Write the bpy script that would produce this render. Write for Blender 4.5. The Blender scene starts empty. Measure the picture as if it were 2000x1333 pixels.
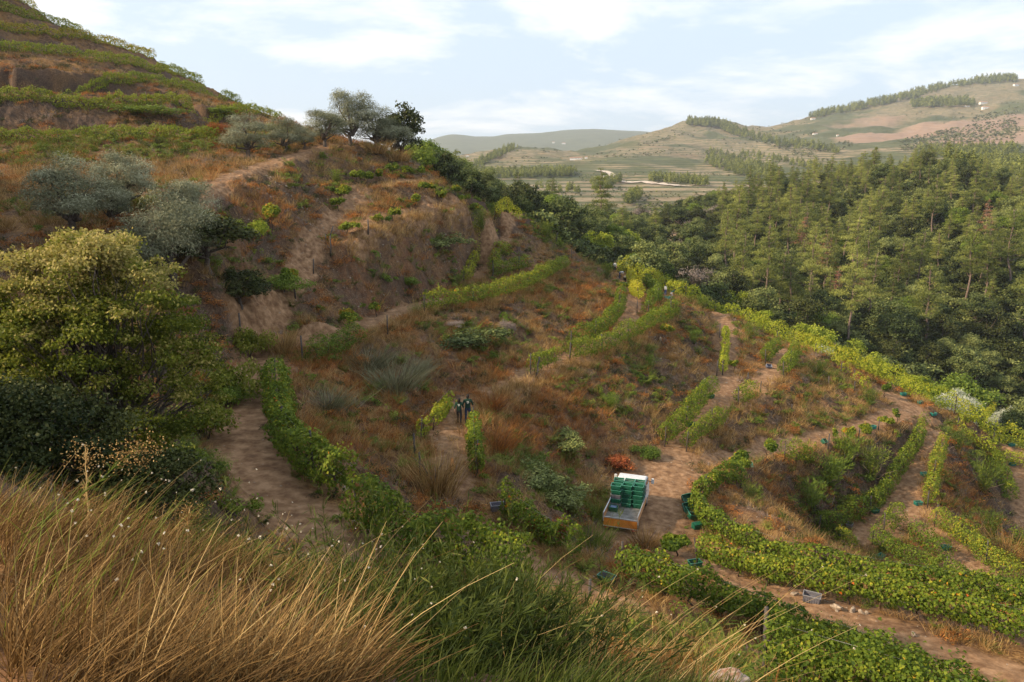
import bpy, bmesh, math, random
import numpy as np
from mathutils import Vector, Matrix
from mathutils.geometry import delaunay_2d_cdt

R = math.radians
SC = bpy.context.scene
COL = SC.collection
# ---------------------------------------------------------------- camera
PITCH, FPX = R(12.0), 1400.0
cam_d = bpy.data.cameras.new("camera"); cam = bpy.data.objects.new("camera", cam_d); COL.objects.link(cam)
cam_d.sensor_width = 36; cam_d.lens = 36 * FPX / 2000; cam_d.clip_end = 20000; cam_d.clip_start = 0.1
cam.location = (0, 0, 0); cam.rotation_euler = (R(90) - PITCH, 0, 0)
SC.camera = cam
# ---------------------------------------------------------------- light
SUN_AZ, SUN_EL = R(-104), R(31)          # azimuth from +Y, negative = left
sd = bpy.data.lights.new("sun", 'SUN'); sd.energy = 5.0; sd.angle = R(2.0); sd.color = (1, .80, .55)
so = bpy.data.objects.new("sun", sd); COL.objects.link(so)
sdir = Vector((math.sin(SUN_AZ) * math.cos(SUN_EL), math.cos(SUN_AZ) * math.cos(SUN_EL), math.sin(SUN_EL)))
so.rotation_euler = sdir.to_track_quat('Z', 'Y').to_euler()
W = bpy.data.worlds.new("World"); SC.world = W; W.use_nodes = True
nt = W.node_tree; nt.nodes.clear()
def N(t, typ, **kw):
    n = t.nodes.new(typ)
    for k, v in kw.items():
        if k in n.inputs.keys() and not hasattr(n, k): n.inputs[k].default_value = v
        else: setattr(n, k, v)
    return n
sky = N(nt, 'ShaderNodeTexSky', sky_type='NISHITA', sun_disc=False, sun_elevation=SUN_EL, sun_rotation=SUN_AZ,
        air_density=1.0, dust_density=2.0, ozone_density=1.0, altitude=300)
tc = N(nt, 'ShaderNodeTexCoord'); sep = N(nt, 'ShaderNodeSeparateXYZ')
nt.links.new(tc.outputs['Generated'], sep.inputs[0])
def M_(t, op, a, b=None, clamp=False):
    n = t.nodes.new('ShaderNodeMath'); n.operation = op; n.use_clamp = clamp
    for i, x in enumerate((a, b)):
        if x is None: continue
        if isinstance(x, (int, float)): n.inputs[i].default_value = x
        else: t.links.new(x, n.inputs[i])
    return n.outputs[0]
zc = M_(nt, 'ADD', M_(nt, 'MAXIMUM', sep.outputs[2], 0.0), 0.16)
cb = N(nt, 'ShaderNodeCombineXYZ')
nt.links.new(M_(nt, 'DIVIDE', sep.outputs[0], zc), cb.inputs[0]); nt.links.new(M_(nt, 'DIVIDE', sep.outputs[1], zc), cb.inputs[1])
mp = N(nt, 'ShaderNodeMapping'); mp.inputs['Rotation'].default_value = (0, 0, R(-35)); mp.inputs['Scale'].default_value = (0.5, 0.62, 1); mp.inputs['Location'].default_value = (3.2, 1.4, 0)
nt.links.new(cb.outputs[0], mp.inputs[0])
n1 = N(nt, 'ShaderNodeTexNoise'); n1.inputs['Scale'].default_value = 1.7; n1.inputs['Detail'].default_value = 11; n1.inputs['Roughness'].default_value = .62; n1.inputs['Distortion'].default_value = .25
nt.links.new(mp.outputs[0], n1.inputs['Vector'])
rp = N(nt, 'ShaderNodeValToRGB'); rp.color_ramp.elements[0].position = .47; rp.color_ramp.elements[1].position = .60
nt.links.new(n1.outputs['Fac'], rp.inputs[0])
# pale veil everywhere, clouds thicker to the upper left
veil = M_(nt, 'ADD', M_(nt, 'MULTIPLY', rp.outputs[0], 0.85), .05)
mixc = N(nt, 'ShaderNodeMixRGB'); mixc.inputs[2].default_value = (8.0, 8.1, 8.2, 1)
nt.links.new(veil, mixc.inputs[0])
# thin high haze lifts the whole sky
mv = N(nt, 'ShaderNodeMixRGB'); mv.inputs[0].default_value = .75; mv.inputs[2].default_value = (5.4, 6.5, 7.7, 1)
nt.links.new(sky.outputs[0], mv.inputs[1]); nt.links.new(mv.outputs[0], mixc.inputs[1])
bg = N(nt, 'ShaderNodeBackground'); bg.inputs['Strength'].default_value = 0.10
nt.links.new(mixc.outputs[0], bg.inputs['Color'])
wo = N(nt, 'ShaderNodeOutputWorld'); nt.links.new(bg.outputs[0], wo.inputs[0])
SC.view_settings.view_transform = 'Standard'; SC.view_settings.look = 'None'
SC.view_settings.exposure = 0.68; SC.view_settings.gamma = 1
SC.cycles.max_bounces = 6; SC.cycles.diffuse_bounces = 3; SC.cycles.transparent_max_bounces = 4; SC.cycles.volume_bounces = 0
SC.cycles.use_denoising = True

# ---------------------------------------------------------------- maths
SP, CP = math.sin(PITCH), math.cos(PITCH)
def ray(u, v):
    a, b = (u - 1000) / FPX, (666.5 - v) / FPX
    return np.array([a, CP + b * SP, -SP + b * CP])
def P(u, v, z):                       # where the sight line meets height z
    d = ray(u, v); return d * (z / d[2])
def D(u, v, t): return ray(u, v) * t  # at depth t
def proj(p):
    p = np.asarray(p, float); dep = p[..., 1] * CP - p[..., 2] * SP
    up = p[..., 1] * SP + p[..., 2] * CP
    return 1000 + FPX * p[..., 0] / dep, 666.5 - FPX * up / dep, dep
def vnoise(x, y, seed=0):
    xi = np.floor(x).astype(np.int64); yi = np.floor(y).astype(np.int64); xf = x - xi; yf = y - yi
    def h(a, b):
        n = (a * 374761393 + b * 668265263 + seed * 974634777) & 0xffffffff
        n = ((n ^ (n >> 13)) * 1274126177) & 0xffffffff
        return ((n ^ (n >> 16)) & 0xffff) / 65535.0
    sx = xf * xf * (3 - 2 * xf); sy = yf * yf * (3 - 2 * yf)
    return (h(xi, yi) * (1 - sx) + h(xi + 1, yi) * sx) * (1 - sy) + (h(xi, yi + 1) * (1 - sx) + h(xi + 1, yi + 1) * sx) * sy
def fbm(x, y, oct=4, seed=0):
    s = 0; a = .5
    for i in range(oct):
        s = s + a * (vnoise(x, y, seed + i) - .5); x = x * 2.03 + 7.1; y = y * 2.03 + 3.7; a *= .5
    return s * 2
def sstep(x, a, b):
    t = np.clip((x - a) / (b - a), 0, 1); return t * t * (3 - 2 * t)

# ---------------------------------------------------------------- terrain lines (what level each terrace edge lies on)
L = []          # world polylines
def Z(z, *pts): L.append([P(u, v, z) for u, v in pts]); return L[-1]
def V(*pts): L.append([P(u, v, z) for u, v, z in pts]); return L[-1]
def T(*pts): L.append([D(u, v, t) for u, v, t in pts]); return L[-1]
def XYZ(*pts): L.append([np.array(p, float) for p in pts]); return L[-1]
# left gully track and the terrace that wraps the spur
Z(-10, (1030,1160), (900,1120), (780,1080), (700,1020), (660,960), (605,910), (575,850), (568,790), (565,725), (600,705), (700,668), (830,612), (960,592), (1050,556), (1105,524), (1118,508))
Z(-9.8, (760,1150), (640,1100), (560,1060), (450,960), (395,880), (405,800), (450,735), (480,690))
Z(-9.7, (655,640), (720,612), (800,590), (860,570))
T((560,655,46), (600,668,46))
T((905,553,76), (935,510,86), (965,468,95), (985,430,105))
T((965,548,78), (985,500,87), (1012,463,97), (1035,432,108))
T((1010,520,88), (1045,480,97), (1075,470,106), (1100,485,108))
# path up to the top terraces
T((500,640,44.6), (520,600,47), (548,554,50), (596,472,57), (640,425,64), (695,382,71))
T((520,650,45), (555,605,48), (580,560,50.5), (628,480,57.5), (672,424,65), (718,384,72))
# third terrace
T((682,478,58), (733,450,62), (772,437,66), (830,425,72), (870,414,76), (915,408,81), (955,408,86))
T((690,455,60), (735,425,65), (775,412,70), (850,397,77), (905,392,82))
# second terrace
T((707,376,72), (772,364,76), (854,364,82), (880,381,86))
T((715,366,75), (780,350,80), (850,348,86))
# olive track on the crest
T((300,430,44), (385,390,50), (440,356,57), (520,328,66), (600,300,75), (655,288,82))
T((330,400,46), (388,372,53), (440,340,60), (520,316,69), (600,290,78), (650,278,86))
T((700,284,86), (745,286,86), (785,305,88), (815,330,90), (860,362,90))
T((540,375,62), (620,355,70), (700,335,78))
T((440,430,52), (520,440,54), (570,420,58))
T((430,560,42), (440,640,42), (455,690,42)); T((330,560,40), (350,700,33)); T((0,500,38), (200,450,42)); T((0,400,48), (200,420,46))
# left hill: terrace outer edges, and inner feet behind them
def hill(z, pts, w=3.0):
    o = [P(u, v + 4, z) for u, v in pts]; L.append(o)
    last = o[-1]; d = last / np.linalg.norm(last[:2])
    perp = np.array([-d[1], d[0], 0])
    # behind the visible end the contour turns away round the hill
    o2 = [last + d * 9 * np.array([1, 1, 0]) + perp * 3, last + d * 18 * np.array([1, 1, 0]) + perp * 14, last + d * 22 * np.array([1, 1, 0]) + perp * 40]
    for q in o2: q[2] = z
    L.append(o2)
    inner = []
    for q in o + o2:
        n = np.array([-.62, .78, 0]); qq = q + n * w; qq[2] = z + .25; inner.append(qq)
    L.append(inner[:len(o)]); L.append(inner[len(o):])
hill(6.0, [(0,258), (180,262), (385,258), (480,262), (578,272), (622,262)])
hill(11.3, [(0,180), (175,184), (350,193), (490,217), (596,243)])
hill(15.8, [(0,126), (175,138), (350,168), (473,197)])
hill(20, [(0,86), (175,107), (315,130), (392,158)])
hill(24.5, [(0,48), (130,64), (250,92), (300,112)])
hill(29, [(0,15), (90,38), (160,60)])
hill(33.5, [(-100,-30), (0,-22), (70,6)])
XYZ((-90,118,38), (-100,140,41), (-130,120,44)); XYZ((-110,60,30), (-100,40,14), (-80,60,12))
T((-120,335,68), (0,330,69), (200,328,70), (330,316,71), (430,300,74), (560,282,82), (640,262,94))
# camera-side slope
T((0,1333,3.2), (350,1333,3.6), (700,1333,4.4), (1000,1333,5.6), (1250,1333,7.2), (1420,1333,9.5))
T((0,1010,6.5), (200,1040,6.5), (400,1090,7), (600,1150,7.6), (700,1200,8.2), (900,1260,9.4), (1100,1300,10.5), (1300,1290,10.8), (1450,1310,11.6))
T((0,900,14), (200,900,16), (300,820,22), (0,700,25)); T((330,1000,17.5), (480,1100,16.5), (700,1170,16.5))
XYZ((0,0,-1.7), (-1.5,1,-1.7), (1.5,1,-2.0), (-4,-3,.5), (4,-3,-.6), (-3,3,-1.9), (3,3,-2.9))
XYZ((-12,0,.5), (-14,10,-1.5), (-25,20,-1), (-30,0,6), (-48,20,11), (-45,29,12), (-50,38,15), (-52,8,9), (-70,35,28), (0,-12,5), (12,-10,3), (30,-10,-2), (-20,-12,8))  # unseen rise left of the view, shaped high to throw shade on the gully
# little terrace with the nearest row
Z(-9.2, (1440,1345), (1500,1345), (1700,1420), (1900,1500)); XYZ((5,10.2,-9.1), (8,8.5,-9.1), (12,7,-9.3))
XYZ((4.8,13.4,-9.3), (7,12.4,-9.4), (10,11,-9.4), (15,10,-9.5)); XYZ((9,4,-6), (16,3,-6.5), (24,6,-9))
# terrace of the two walkers, round to the second row
V((1110,1190,-14.1), (1000,1100,-13.8), (900,1020,-13.6), (840,940,-13.5), (812,870,-13.5), (820,815,-13.5), (868,768,-13.5), (945,745,-13.4), (1032,712,-13.4), (1112,672,-13.4), (1195,618,-13.3))
T((1205,575,94), (1192,532,110))
V((1200,1150,-14.4), (1130,1110,-14), (1020,1040,-13.8), (950,970,-13.7), (940,900,-13.6), (925,830,-13.6), (955,785,-13.6), (1010,755,-13.6), (1060,735,-13.6), (1120,706,-13.6), (1250,652,-13.7), (1318,604,-14))
T((1335,586,96)); T((1235,532,112))
V((1180,1230,-14.1), (1350,1290,-14.1), (1500,1370,-14.2), (1700,1460,-14.3))
V((1212,1128,-14.7), (1300,1157,-14.8), (1400,1192,-14.8), (1500,1230,-14.8), (1650,1287,-14.8), (1850,1368,-14.8), (2100,1460,-14.8))
# truck terrace
V((1195,1085,-17.6), (1300,1105,-17.5), (1400,1145,-17), (1500,1180,-16.7), (1640,1228,-16.2), (1800,1285,-15.8), (2000,1348,-15.5), (2200,1420,-15.3))
Z(-18, (1170,1055), (1158,1010), (1165,945), (1230,905), (1282,880), (1330,830), (1388,760), (1402,705))
T((1400,655,87), (1388,620,99))
V((1345,888,-18.3), (1412,822,-18.3), (1470,765,-18.4), (1530,730,-18.6), (1552,692,-19)); T((1590,690,86))
T((1432,700,77), (1440,650,89), (1422,612,100)); T((1468,735,72), (1503,700,81), (1490,655,95))
V((1440,938,-18.6), (1392,962,-18.4), (1362,990,-18.3), (1370,1038,-18.3), (1430,1072,-18.2), (1500,1104,-18.2), (1600,1135,-18.1), (1750,1160,-17.9), (1870,1178,-17.8), (2000,1205,-17.7), (2200,1250,-17.5))
V((1355,1105,-17.9), (1450,1132,-17.5), (1550,1160,-17), (1700,1190,-16.6), (1850,1225,-16.2), (2000,1265,-16), (2200,1330,-15.8))
# lower path
V((1440,925,-19.3), (1505,903,-20.2), (1580,884,-21), (1650,867,-21.6), (1700,850,-22), (1755,832,-22.5), (1796,818,-23))
V((1400,886,-19), (1480,866,-20), (1560,848,-20.8), (1640,830,-21.5), (1700,808,-22), (1735,788,-22.4), (1712,765,-22.4))
V((1722,758,-22.4), (1800,790,-23.3), (1815,812,-23.4))
# lower terrace
V((1592,1046,-25.5), (1690,1005,-25.4), (1742,950,-25.2), (1782,882,-24.5), (1805,842,-23.6))
V((1615,1092,-25.5), (1750,1138,-25.5), (1900,1192,-25.5), (2050,1245,-25.5))
V((1840,858,-24), (1832,900,-24.5), (1815,955,-25), (1828,1012,-25.4), (1885,1062,-25.5), (1960,1115,-25.5), (2060,1165,-25.5))
V((1938,860,-28), (1962,930,-29), (1990,1010,-30), (2010,1080,-30.5), (2080,1120,-31))
V((2010,880,-28.5), (2060,960,-29.5), (2150,1060,-31))
# ridge line seen against the valley, and the hidden far side of the spur
rid = [D(*p) for p in [(1240,545,113), (1335,587,98), (1450,628,102), (1500,655,98), (1600,692,91), (1740,750,84), (1805,786,80), (1900,832,79), (2000,880,80), (2150,940,84)]]
L.append(rid); L.append([D(1120,500,112), D(1045,432,114), D(965,402,96), D(890,376,92), D(870,362,92)])
for q in rid[1:] + [D(1120,500,112), D(1060,440,112), D(970,400,100), D(900,376,96), D(870,350,96)]:
    d = q / np.linalg.norm(q[:2]); L.append([q + np.array([d[0]*7+2, d[1]*7, -4.5]), q + np.array([d[0]*16+4, d[1]*16, -11])])
NEAR_PTS = L

# far ground: sight line and distance of each spot, interpolated as one smooth sheet
FARP = [(-300,300,150),(0,330,170),(200,330,170),(400,330,170),(600,330,170),(780,350,140),(860,380,140),(930,410,140),(1000,440,150),(1100,470,160),(1200,515,165),(1310,560,170),
 (1450,615,165),(1550,665,150),(1600,700,145),(1700,735,140),(1800,790,135),(1900,835,130),(2000,850,135),(2150,880,135),(2400,900,140),
 (1400,480,240),(1330,500,230),(1500,450,262),(1550,600,190),(1700,600,185),(1700,450,245),(1700,362,300),(1800,330,310),(1900,350,290),(1900,500,205),(2000,600,175),(2000,400,270),(2200,380,270),(2200,600,170),(2400,500,200),
 (1600,372,330),(1500,382,320),(1400,420,300),(1330,440,300),(1800,800,120),(2000,850,122),(1930,745,160),(2000,700,165),
 (1500,420,430),(1700,380,430),(1900,360,430),(2100,330,430),
 (1250,430,400),(1150,420,420),(1050,400,430),(950,385,420),(850,370,350),(1350,415,460),
 (1250,385,600),(1050,375,640),(950,360,720),(1400,375,640),(1150,350,820),(1000,345,850),(940,335,950),(1290,360,760),(1100,312,1150),(1000,292,1400),(930,300,1500),(1060,290,1500),
 (1000,305,2100),(900,318,2300),(1150,300,1900),(1200,285,1700),(1240,268,2000),(1290,258,2000),(1350,241,2000),(1400,240,2100),(1450,248,2150),(1530,244,2300),(1580,232,2400),(1400,300,1400),(1300,320,1100),(1500,320,1100),(1600,330,900),(1500,285,1500),
 (1650,215,2300),(1720,202,2300),(1780,184,2300),(1850,172,2300),(1920,160,2300),(1990,160,2250),(2100,160,2200),(2300,170,2200),
 (1750,262,1500),(1880,222,1700),(2000,262,1200),(2150,260,1200),(1850,292,1000),(2000,322,680),(1900,305,760),(1760,335,680),(2200,330,650),
 (1350,262,2700),(1500,262,2900),(1700,230,2900),(1900,190,2900),(2100,190,2900),(1240,290,2700),(1000,320,2900),(850,330,2800),
 (820,283,6000),(850,272,6000),(885,264,6000),(920,268,6000),(955,267,6000),(990,262,6000),(1040,261,6000),(1100,259,6000),(1150,256,6000),(1200,255,6000),(1240,256,6000),(1300,262,6000),(1500,275,6000),(1700,280,6000),(2000,280,6000),(700,290,6000),(400,290,6000),(0,290,6000),
 (820,305,4500),(950,300,4500),(1100,288,4500),(1250,282,4500),(1500,290,4500),(2000,290,4500),(500,310,4500),(0,310,4500),
 (900,300,7000),(1100,290,7000),(1400,300,7000),(2000,300,7000),(200,310,7000),
 (600,330,350),(300,330,350),(0,330,350),(-400,330,350),(600,340,1000),(200,340,1000),(-400,340,1000),(500,330,2500),(0,330,2500),(-400,320,5000),(2600,300,1500),(2600,260,3000),(2600,300,6000),(2600,500,400)]
fp = np.array([D(*q) for q in FARP]); fr = np.hypot(fp[:,0], fp[:,1])
FX = np.stack([np.arctan2(fp[:,0], fp[:,1]) * 4.5, np.log(fr)], 1); FY = fp[:,2] / fr
def tps(X, Y, lam):
    n = len(X); d = np.linalg.norm(X[:,None] - X[None], axis=2); K = d*d*np.log(d + 1e-9) + lam*np.eye(n)
    Pm = np.hstack([np.ones((n,1)), X]); A = np.zeros((n+3, n+3)); A[:n,:n] = K; A[:n,n:] = Pm; A[n:,:n] = Pm.T
    return np.linalg.solve(A, np.concatenate([Y, np.zeros(3)]))
FW = tps(FX, FY, 1e-4)
def far_h(x, y):
    r = np.hypot(x, y); q = np.stack([np.arctan2(x, y) * 4.5, np.log(np.maximum(r, 60))], -1).reshape(-1, 2)
    out = np.zeros(len(q))
    for s in range(0, len(q), 20000):
        c = q[s:s+20000]; d = np.sqrt(((c[:,None] - FX[None])**2).sum(2)); out[s:s+20000] = (d*d*np.log(d + 1e-9)) @ FW[:-3] + FW[-3] + c @ FW[-2:]
    return (out.reshape(r.shape)) * r

# near ground: dense points along the lines, triangulated and rasterised
X0, X1, Y0, Y1, CS = -140., 130., -25., 190., .2
pts = []
for ln in NEAR_PTS:
    for a, b in zip(ln[:-1], ln[1:]):
        n = max(1, int(np.linalg.norm((b - a)[:2]) / 1.2))
        for i in range(n): pts.append(a + (b - a) * i / n)
    pts.append(ln[-1])
# rim points come from the far sheet
for az in np.arange(-60, 61, 3.0):
    for rr in (135., 150., 175., 210.):
        if -52 < az < -19 and rr < 160: continue
        x, y = rr*math.sin(R(az)), rr*math.cos(R(az))
        if x > X0 and x < X1 and y < Y1: pts.append(np.array([x, y, float(far_h(np.array(x), np.array(y)))]))
for x, y, z in [(X0,Y0,20),(X1,Y0,-20),(X0,Y1,-5),(X1,Y1,-30),(X0,60,30),(X1,60,-34),(0,Y0,9),(-60,Y0,15),(60,Y0,-6),(60,20,-25),(80,50,-38),(100,90,-42),(-60,0,24)]: pts.append(np.array([x,y,z], float))  # last point also raises the unseen hill that shades the gully
pts = [p for p in pts if X0-1e-6 <= p[0] <= X1+1e-6 and Y0-1e-6 <= p[1] <= Y1+1e-6]
r0 = delaunay_2d_cdt([Vector(p[:2]) for p in pts], [], [], 0, 1e-4)
vz = []
for i, vv in enumerate(r0[0]):
    vz.append(pts[r0[3][i][0]][2])
NXg, NYg = int((X1-X0)/CS)+1, int((Y1-Y0)/CS)+1
HG = np.full((NYg, NXg), np.nan)
vx = np.array([[v.x, v.y] for v in r0[0]])
for tri in r0[2]:
    a, b, c = (vx[i] for i in tri); za, zb, zc_ = (vz[i] for i in tri)
    i0 = int(max(0, math.floor((min(a[0],b[0],c[0]) - X0)/CS))); i1 = int(min(NXg-1, math.ceil((max(a[0],b[0],c[0]) - X0)/CS)))
    j0 = int(max(0, math.floor((min(a[1],b[1],c[1]) - Y0)/CS))); j1 = int(min(NYg-1, math.ceil((max(a[1],b[1],c[1]) - Y0)/CS)))
    gx, gy = np.meshgrid(X0 + np.arange(i0, i1+1)*CS, Y0 + np.arange(j0, j1+1)*CS)
    den = (b[1]-c[1])*(a[0]-c[0]) + (c[0]-b[0])*(a[1]-c[1])
    if abs(den) < 1e-12: continue
    w1 = ((b[1]-c[1])*(gx-c[0]) + (c[0]-b[0])*(gy-c[1]))/den; w2 = ((c[1]-a[1])*(gx-c[0]) + (a[0]-c[0])*(gy-c[1]))/den; w3 = 1-w1-w2
    m = (w1 > -1e-6) & (w2 > -1e-6) & (w3 > -1e-6)
    sub = HG[j0:j1+1, i0:i1+1]; sub[m] = (w1*za + w2*zb + w3*zc_)[m]
HG = np.where(np.isnan(HG), -30, HG)
def blur(A, n):
    for _ in range(n):
        A = (np.roll(A,1,0) + 2*A + np.roll(A,-1,0))/4; A = (np.roll(A,1,1) + 2*A + np.roll(A,-1,1))/4
    return A
HG = blur(HG, 3)
gyy, gxx = np.gradient(HG, CS); SLG = blur(np.hypot(gyy, gxx), 4)
def samp(A, x, y):
    fx = np.clip((x - X0)/CS, 0, NXg-1.001); fy = np.clip((y - Y0)/CS, 0, NYg-1.001)
    i = fx.astype(int); j = fy.astype(int); fx = fx-i; fy = fy-j
    return (A[j,i]*(1-fx) + A[j,i+1]*fx)*(1-fy) + (A[j+1,i]*(1-fx) + A[j+1,i+1]*fx)*fy
def H(x, y):
    x = np.asarray(x, float); y = np.asarray(y, float); r = np.hypot(x, y)
    nz = samp(HG, x, y); sl = samp(SLG, x, y)
    am = sstep(sl, .15, .7)
    k = .25 + .75*sstep(r, 14, 26)
    nz = nz + fbm(x*.55, y*.55, 4, 3) * (.9*am*k) + fbm(x*2.2, y*2.2, 3, 9) * (.05 + .28*am*k) + fbm(x*6.5, y*6.5, 2, 15) * .16*am*k
    w = sstep(r, 128, 150)
    w = np.where((x < -28) & (y > 60), sstep(r, 165, 185), w)
    w = np.where(y < 10, 0, w)
    inside = (x > X0+2) & (x < X1-2) & (y > Y0+2) & (y < Y1-2)
    w = np.where(inside, w, 1.0)
    m = w > 0; out = nz.copy()
    if m.any():
        xf, yf, rf = x[m] if x.ndim else x, y[m] if y.ndim else y, r[m] if r.ndim else r
        fz = far_h(xf, yf) + fbm(xf/90., yf/90., 5, 21) * rf*.009 * sstep(rf, 300, 900)*(1-sstep(rf, 2200, 3200)) + fbm(xf/500., yf/500., 4, 22)*22*sstep(rf, 2200, 3200) + fbm(xf/12., yf/12., 3, 5)*.8
        if x.ndim: out[m] = nz[m]*(1-w[m]) + fz*w[m]
        else: out = nz*(1-w) + fz*w
    return out
def hz(x, y): return float(H(np.array([x]), np.array([y]))[0])
TS = np.concatenate([np.arange(2, 30, .1), np.arange(30, 130, .12), np.exp(np.linspace(math.log(130), math.log(7000), 900))])
def G(u, v, tmin=0):                    # first ground point on a sight line
    d = ray(u, v); ts = TS[TS > tmin]; q = d[None]*ts[:,None]; h = H(q[:,0], q[:,1]); hit = np.nonzero(q[:,2] < h)[0]
    if len(hit) == 0: return None
    i = hit[0]
    if i == 0: return q[0]
    f0 = q[i-1,2]-h[i-1]; f1 = q[i,2]-h[i]; f = f0/(f0-f1+1e-9); return q[i-1] + (q[i]-q[i-1])*f
# ---------------------------------------------------------------- mesh helpers
def npmesh(name, verts, faces, attrs=None, smooth=False, mat=None, mi=None):
    me = bpy.data.meshes.new(name); verts = np.asarray(verts, np.float32); faces = np.asarray(faces, np.int32)
    k = faces.shape[1]; me.vertices.add(len(verts)); me.vertices.foreach_set('co', verts.ravel())
    me.loops.add(faces.size); me.loops.foreach_set('vertex_index', faces.ravel())
    me.polygons.add(len(faces)); me.polygons.foreach_set('loop_start', np.arange(0, faces.size, k, dtype=np.int32))
    try: me.polygons.foreach_set('loop_total', np.full(len(faces), k, np.int32))
    except Exception: pass
    me.update(calc_edges=True)
    if smooth: me.polygons.foreach_set('use_smooth', np.ones(len(faces), bool))
    for an, av in (attrs or {}).items():
        a = me.attributes.new(an, 'FLOAT', 'POINT'); a.data.foreach_set('value', np.asarray(av, np.float32))
    if mat is not None:
        for m in (mat if isinstance(mat, (list, tuple)) else [mat]): me.materials.append(m)
    if mi is not None: me.polygons.foreach_set('material_index', np.asarray(mi, np.int32))
    me.validate(clean_customdata=False); return me
def link(name, me, parent=None, loc=(0,0,0), label=None, cat=None, group=None, kind=None):
    o = bpy.data.objects.new(name, me); COL.objects.link(o); o.location = loc
    if parent is not None: o.parent = parent
    tag(o, label, cat, group, kind); return o
def tag(o, label=None, cat=None, group=None, kind=None):
    if label: o['label'] = label
    if cat: o['category'] = cat
    if group: o['group'] = group
    if kind: o['kind'] = kind
# ---------------------------------------------------------------- materials
def mat(name): 
    m = bpy.data.materials.new(name); m.use_nodes = True; m.node_tree.nodes.clear(); return m, m.node_tree
def attr(t, n): a = t.nodes.new('ShaderNodeAttribute'); a.attribute_name = n; return a.outputs['Fac']
def noise(t, scale, detail=4, vec=None, rough=.55, col=False):
    n = t.nodes.new('ShaderNodeTexNoise'); n.inputs['Scale'].default_value = scale; n.inputs['Detail'].default_value = detail; n.inputs['Roughness'].default_value = rough
    if vec is not None: t.links.new(vec, n.inputs['Vector'])
    return n.outputs['Color' if col else 'Fac']
def ramp(t, fac, *stops):
    r = t.nodes.new('ShaderNodeValToRGB'); e = r.color_ramp.elements
    while len(e) < len(stops): e.new(.5)
    for el, (p, c) in zip(e, stops): el.position = p; el.color = (*c, 1) if len(c) == 3 else c
    t.links.new(fac, r.inputs[0]); return r.outputs[0]
def mix(t, f, a, b):
    n = t.nodes.new('ShaderNodeMixRGB')
    for i, x in enumerate((f, a, b)):
        if isinstance(x, (int, float)): n.inputs[i].default_value = x
        elif isinstance(x, tuple): n.inputs[i].default_value = (*x, 1)
        else: t.links.new(x, n.inputs[i])
    return n.outputs[0]
def out(t, sh): o = t.nodes.new('ShaderNodeOutputMaterial'); t.links.new(sh, o.inputs[0])
def bsdf(t, col, rough=.8, bump=None, bs=.3, spec=.3, metal=0, bd=.1):
    b = t.nodes.new('ShaderNodeBsdfPrincipled'); b.inputs['Roughness'].default_value = rough; b.inputs['Specular IOR Level'].default_value = spec; b.inputs['Metallic'].default_value = metal
    if isinstance(col, tuple): b.inputs['Base Color'].default_value = (*col, 1)
    else: t.links.new(col, b.inputs['Base Color'])
    if bump is not None:
        n = t.nodes.new('ShaderNodeBump'); n.inputs['Strength'].default_value = bs; n.inputs['Distance'].default_value = bd; t.links.new(bump, n.inputs['Height']); t.links.new(n.outputs[0], b.inputs['Normal'])
    return b.outputs[0]
def pos(t): g = t.nodes.new('ShaderNodeNewGeometry'); return g.outputs['Position']
def simple(name, c1, c2=None, sc=8, rough=.7, spec=.3, metal=0):
    m, t = mat(name); p = t.nodes.new('ShaderNodeTexCoord').outputs['Object']; n = noise(t, sc, 5, p)
    c2 = c2 or tuple(x*.6 for x in c1)
    out(t, bsdf(t, ramp(t, n, (.35, c2), (.65, c1)), rough, n, .15, spec, metal, .02)); return m
def leafmat(name, *stops, trans=.3, rough=.6, obj=.25, twig=(.11,.08,.055)):
    m, t = mat(name); a = attr(t, 'lv'); oi = t.nodes.new('ShaderNodeObjectInfo').outputs['Random']
    f = M_(t, 'ADD', a, M_(t, 'MULTIPLY', M_(t, 'SUBTRACT', oi, .5), obj), True)
    c = ramp(t, f, *stops); d = bsdf(t, c, rough, spec=.12)
    tr = t.nodes.new('ShaderNodeBsdfTranslucent'); t.links.new(mix(t, .5, c, (.25,.30,.03)) if trans > .2 else c, tr.inputs[0])
    ms = t.nodes.new('ShaderNodeMixShader'); ms.inputs[0].default_value = trans; t.links.new(d, ms.inputs[1]); t.links.new(tr.outputs[0], ms.inputs[2]); out(t, ms.outputs[0]); return m

# ground material
gm, t = mat('hillside_soil'); ps = pos(t)
nA = noise(t, .35, 6, ps, .6); nB = noise(t, 2.3, 6, ps, .62); nC = noise(t, 9, 4, ps, .6); nD = noise(t, .09, 4, ps)
soil = ramp(t, nB, (.34, (.040,.021,.012)), (.5, (.100,.055,.030)), (.64, (.19,.112,.062)))
dry = ramp(t, nC, (.36, (.08,.036,.012)), (.52, (.23,.118,.036)), (.66, (.38,.22,.085)))
grn = ramp(t, nC, (.3, (.025,.035,.010)), (.7, (.085,.105,.028)))
soil = mix(t, ramp(t, nA, (.46,(0,0,0)), (.60,(.75,.75,.75))), soil, dry)
soil = mix(t, M_(t, 'MULTIPLY', ramp(t, noise(t, .8, 6, ps, .7), (.50,(0,0,0)), (.64,(1,1,1))), attr(t, 'green')), soil, grn)
soil = mix(t, M_(t, 'MULTIPLY', ramp(t, noise(t, 1.1, 6, ps, .7), (.40,(0,0,0)), (.6,(1,1,1))), attr(t, 'orange')), soil, ramp(t, nC, (.3,(.13,.040,.012)), (.7,(.30,.115,.03))))
vor = t.nodes.new('ShaderNodeTexVoronoi'); vor.inputs['Scale'].default_value = 3.2; t.links.new(ps, vor.inputs['Vector'])
stone = mix(t, vor.outputs['Color'], (.10,.085,.075), (.22,.19,.165))
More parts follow.
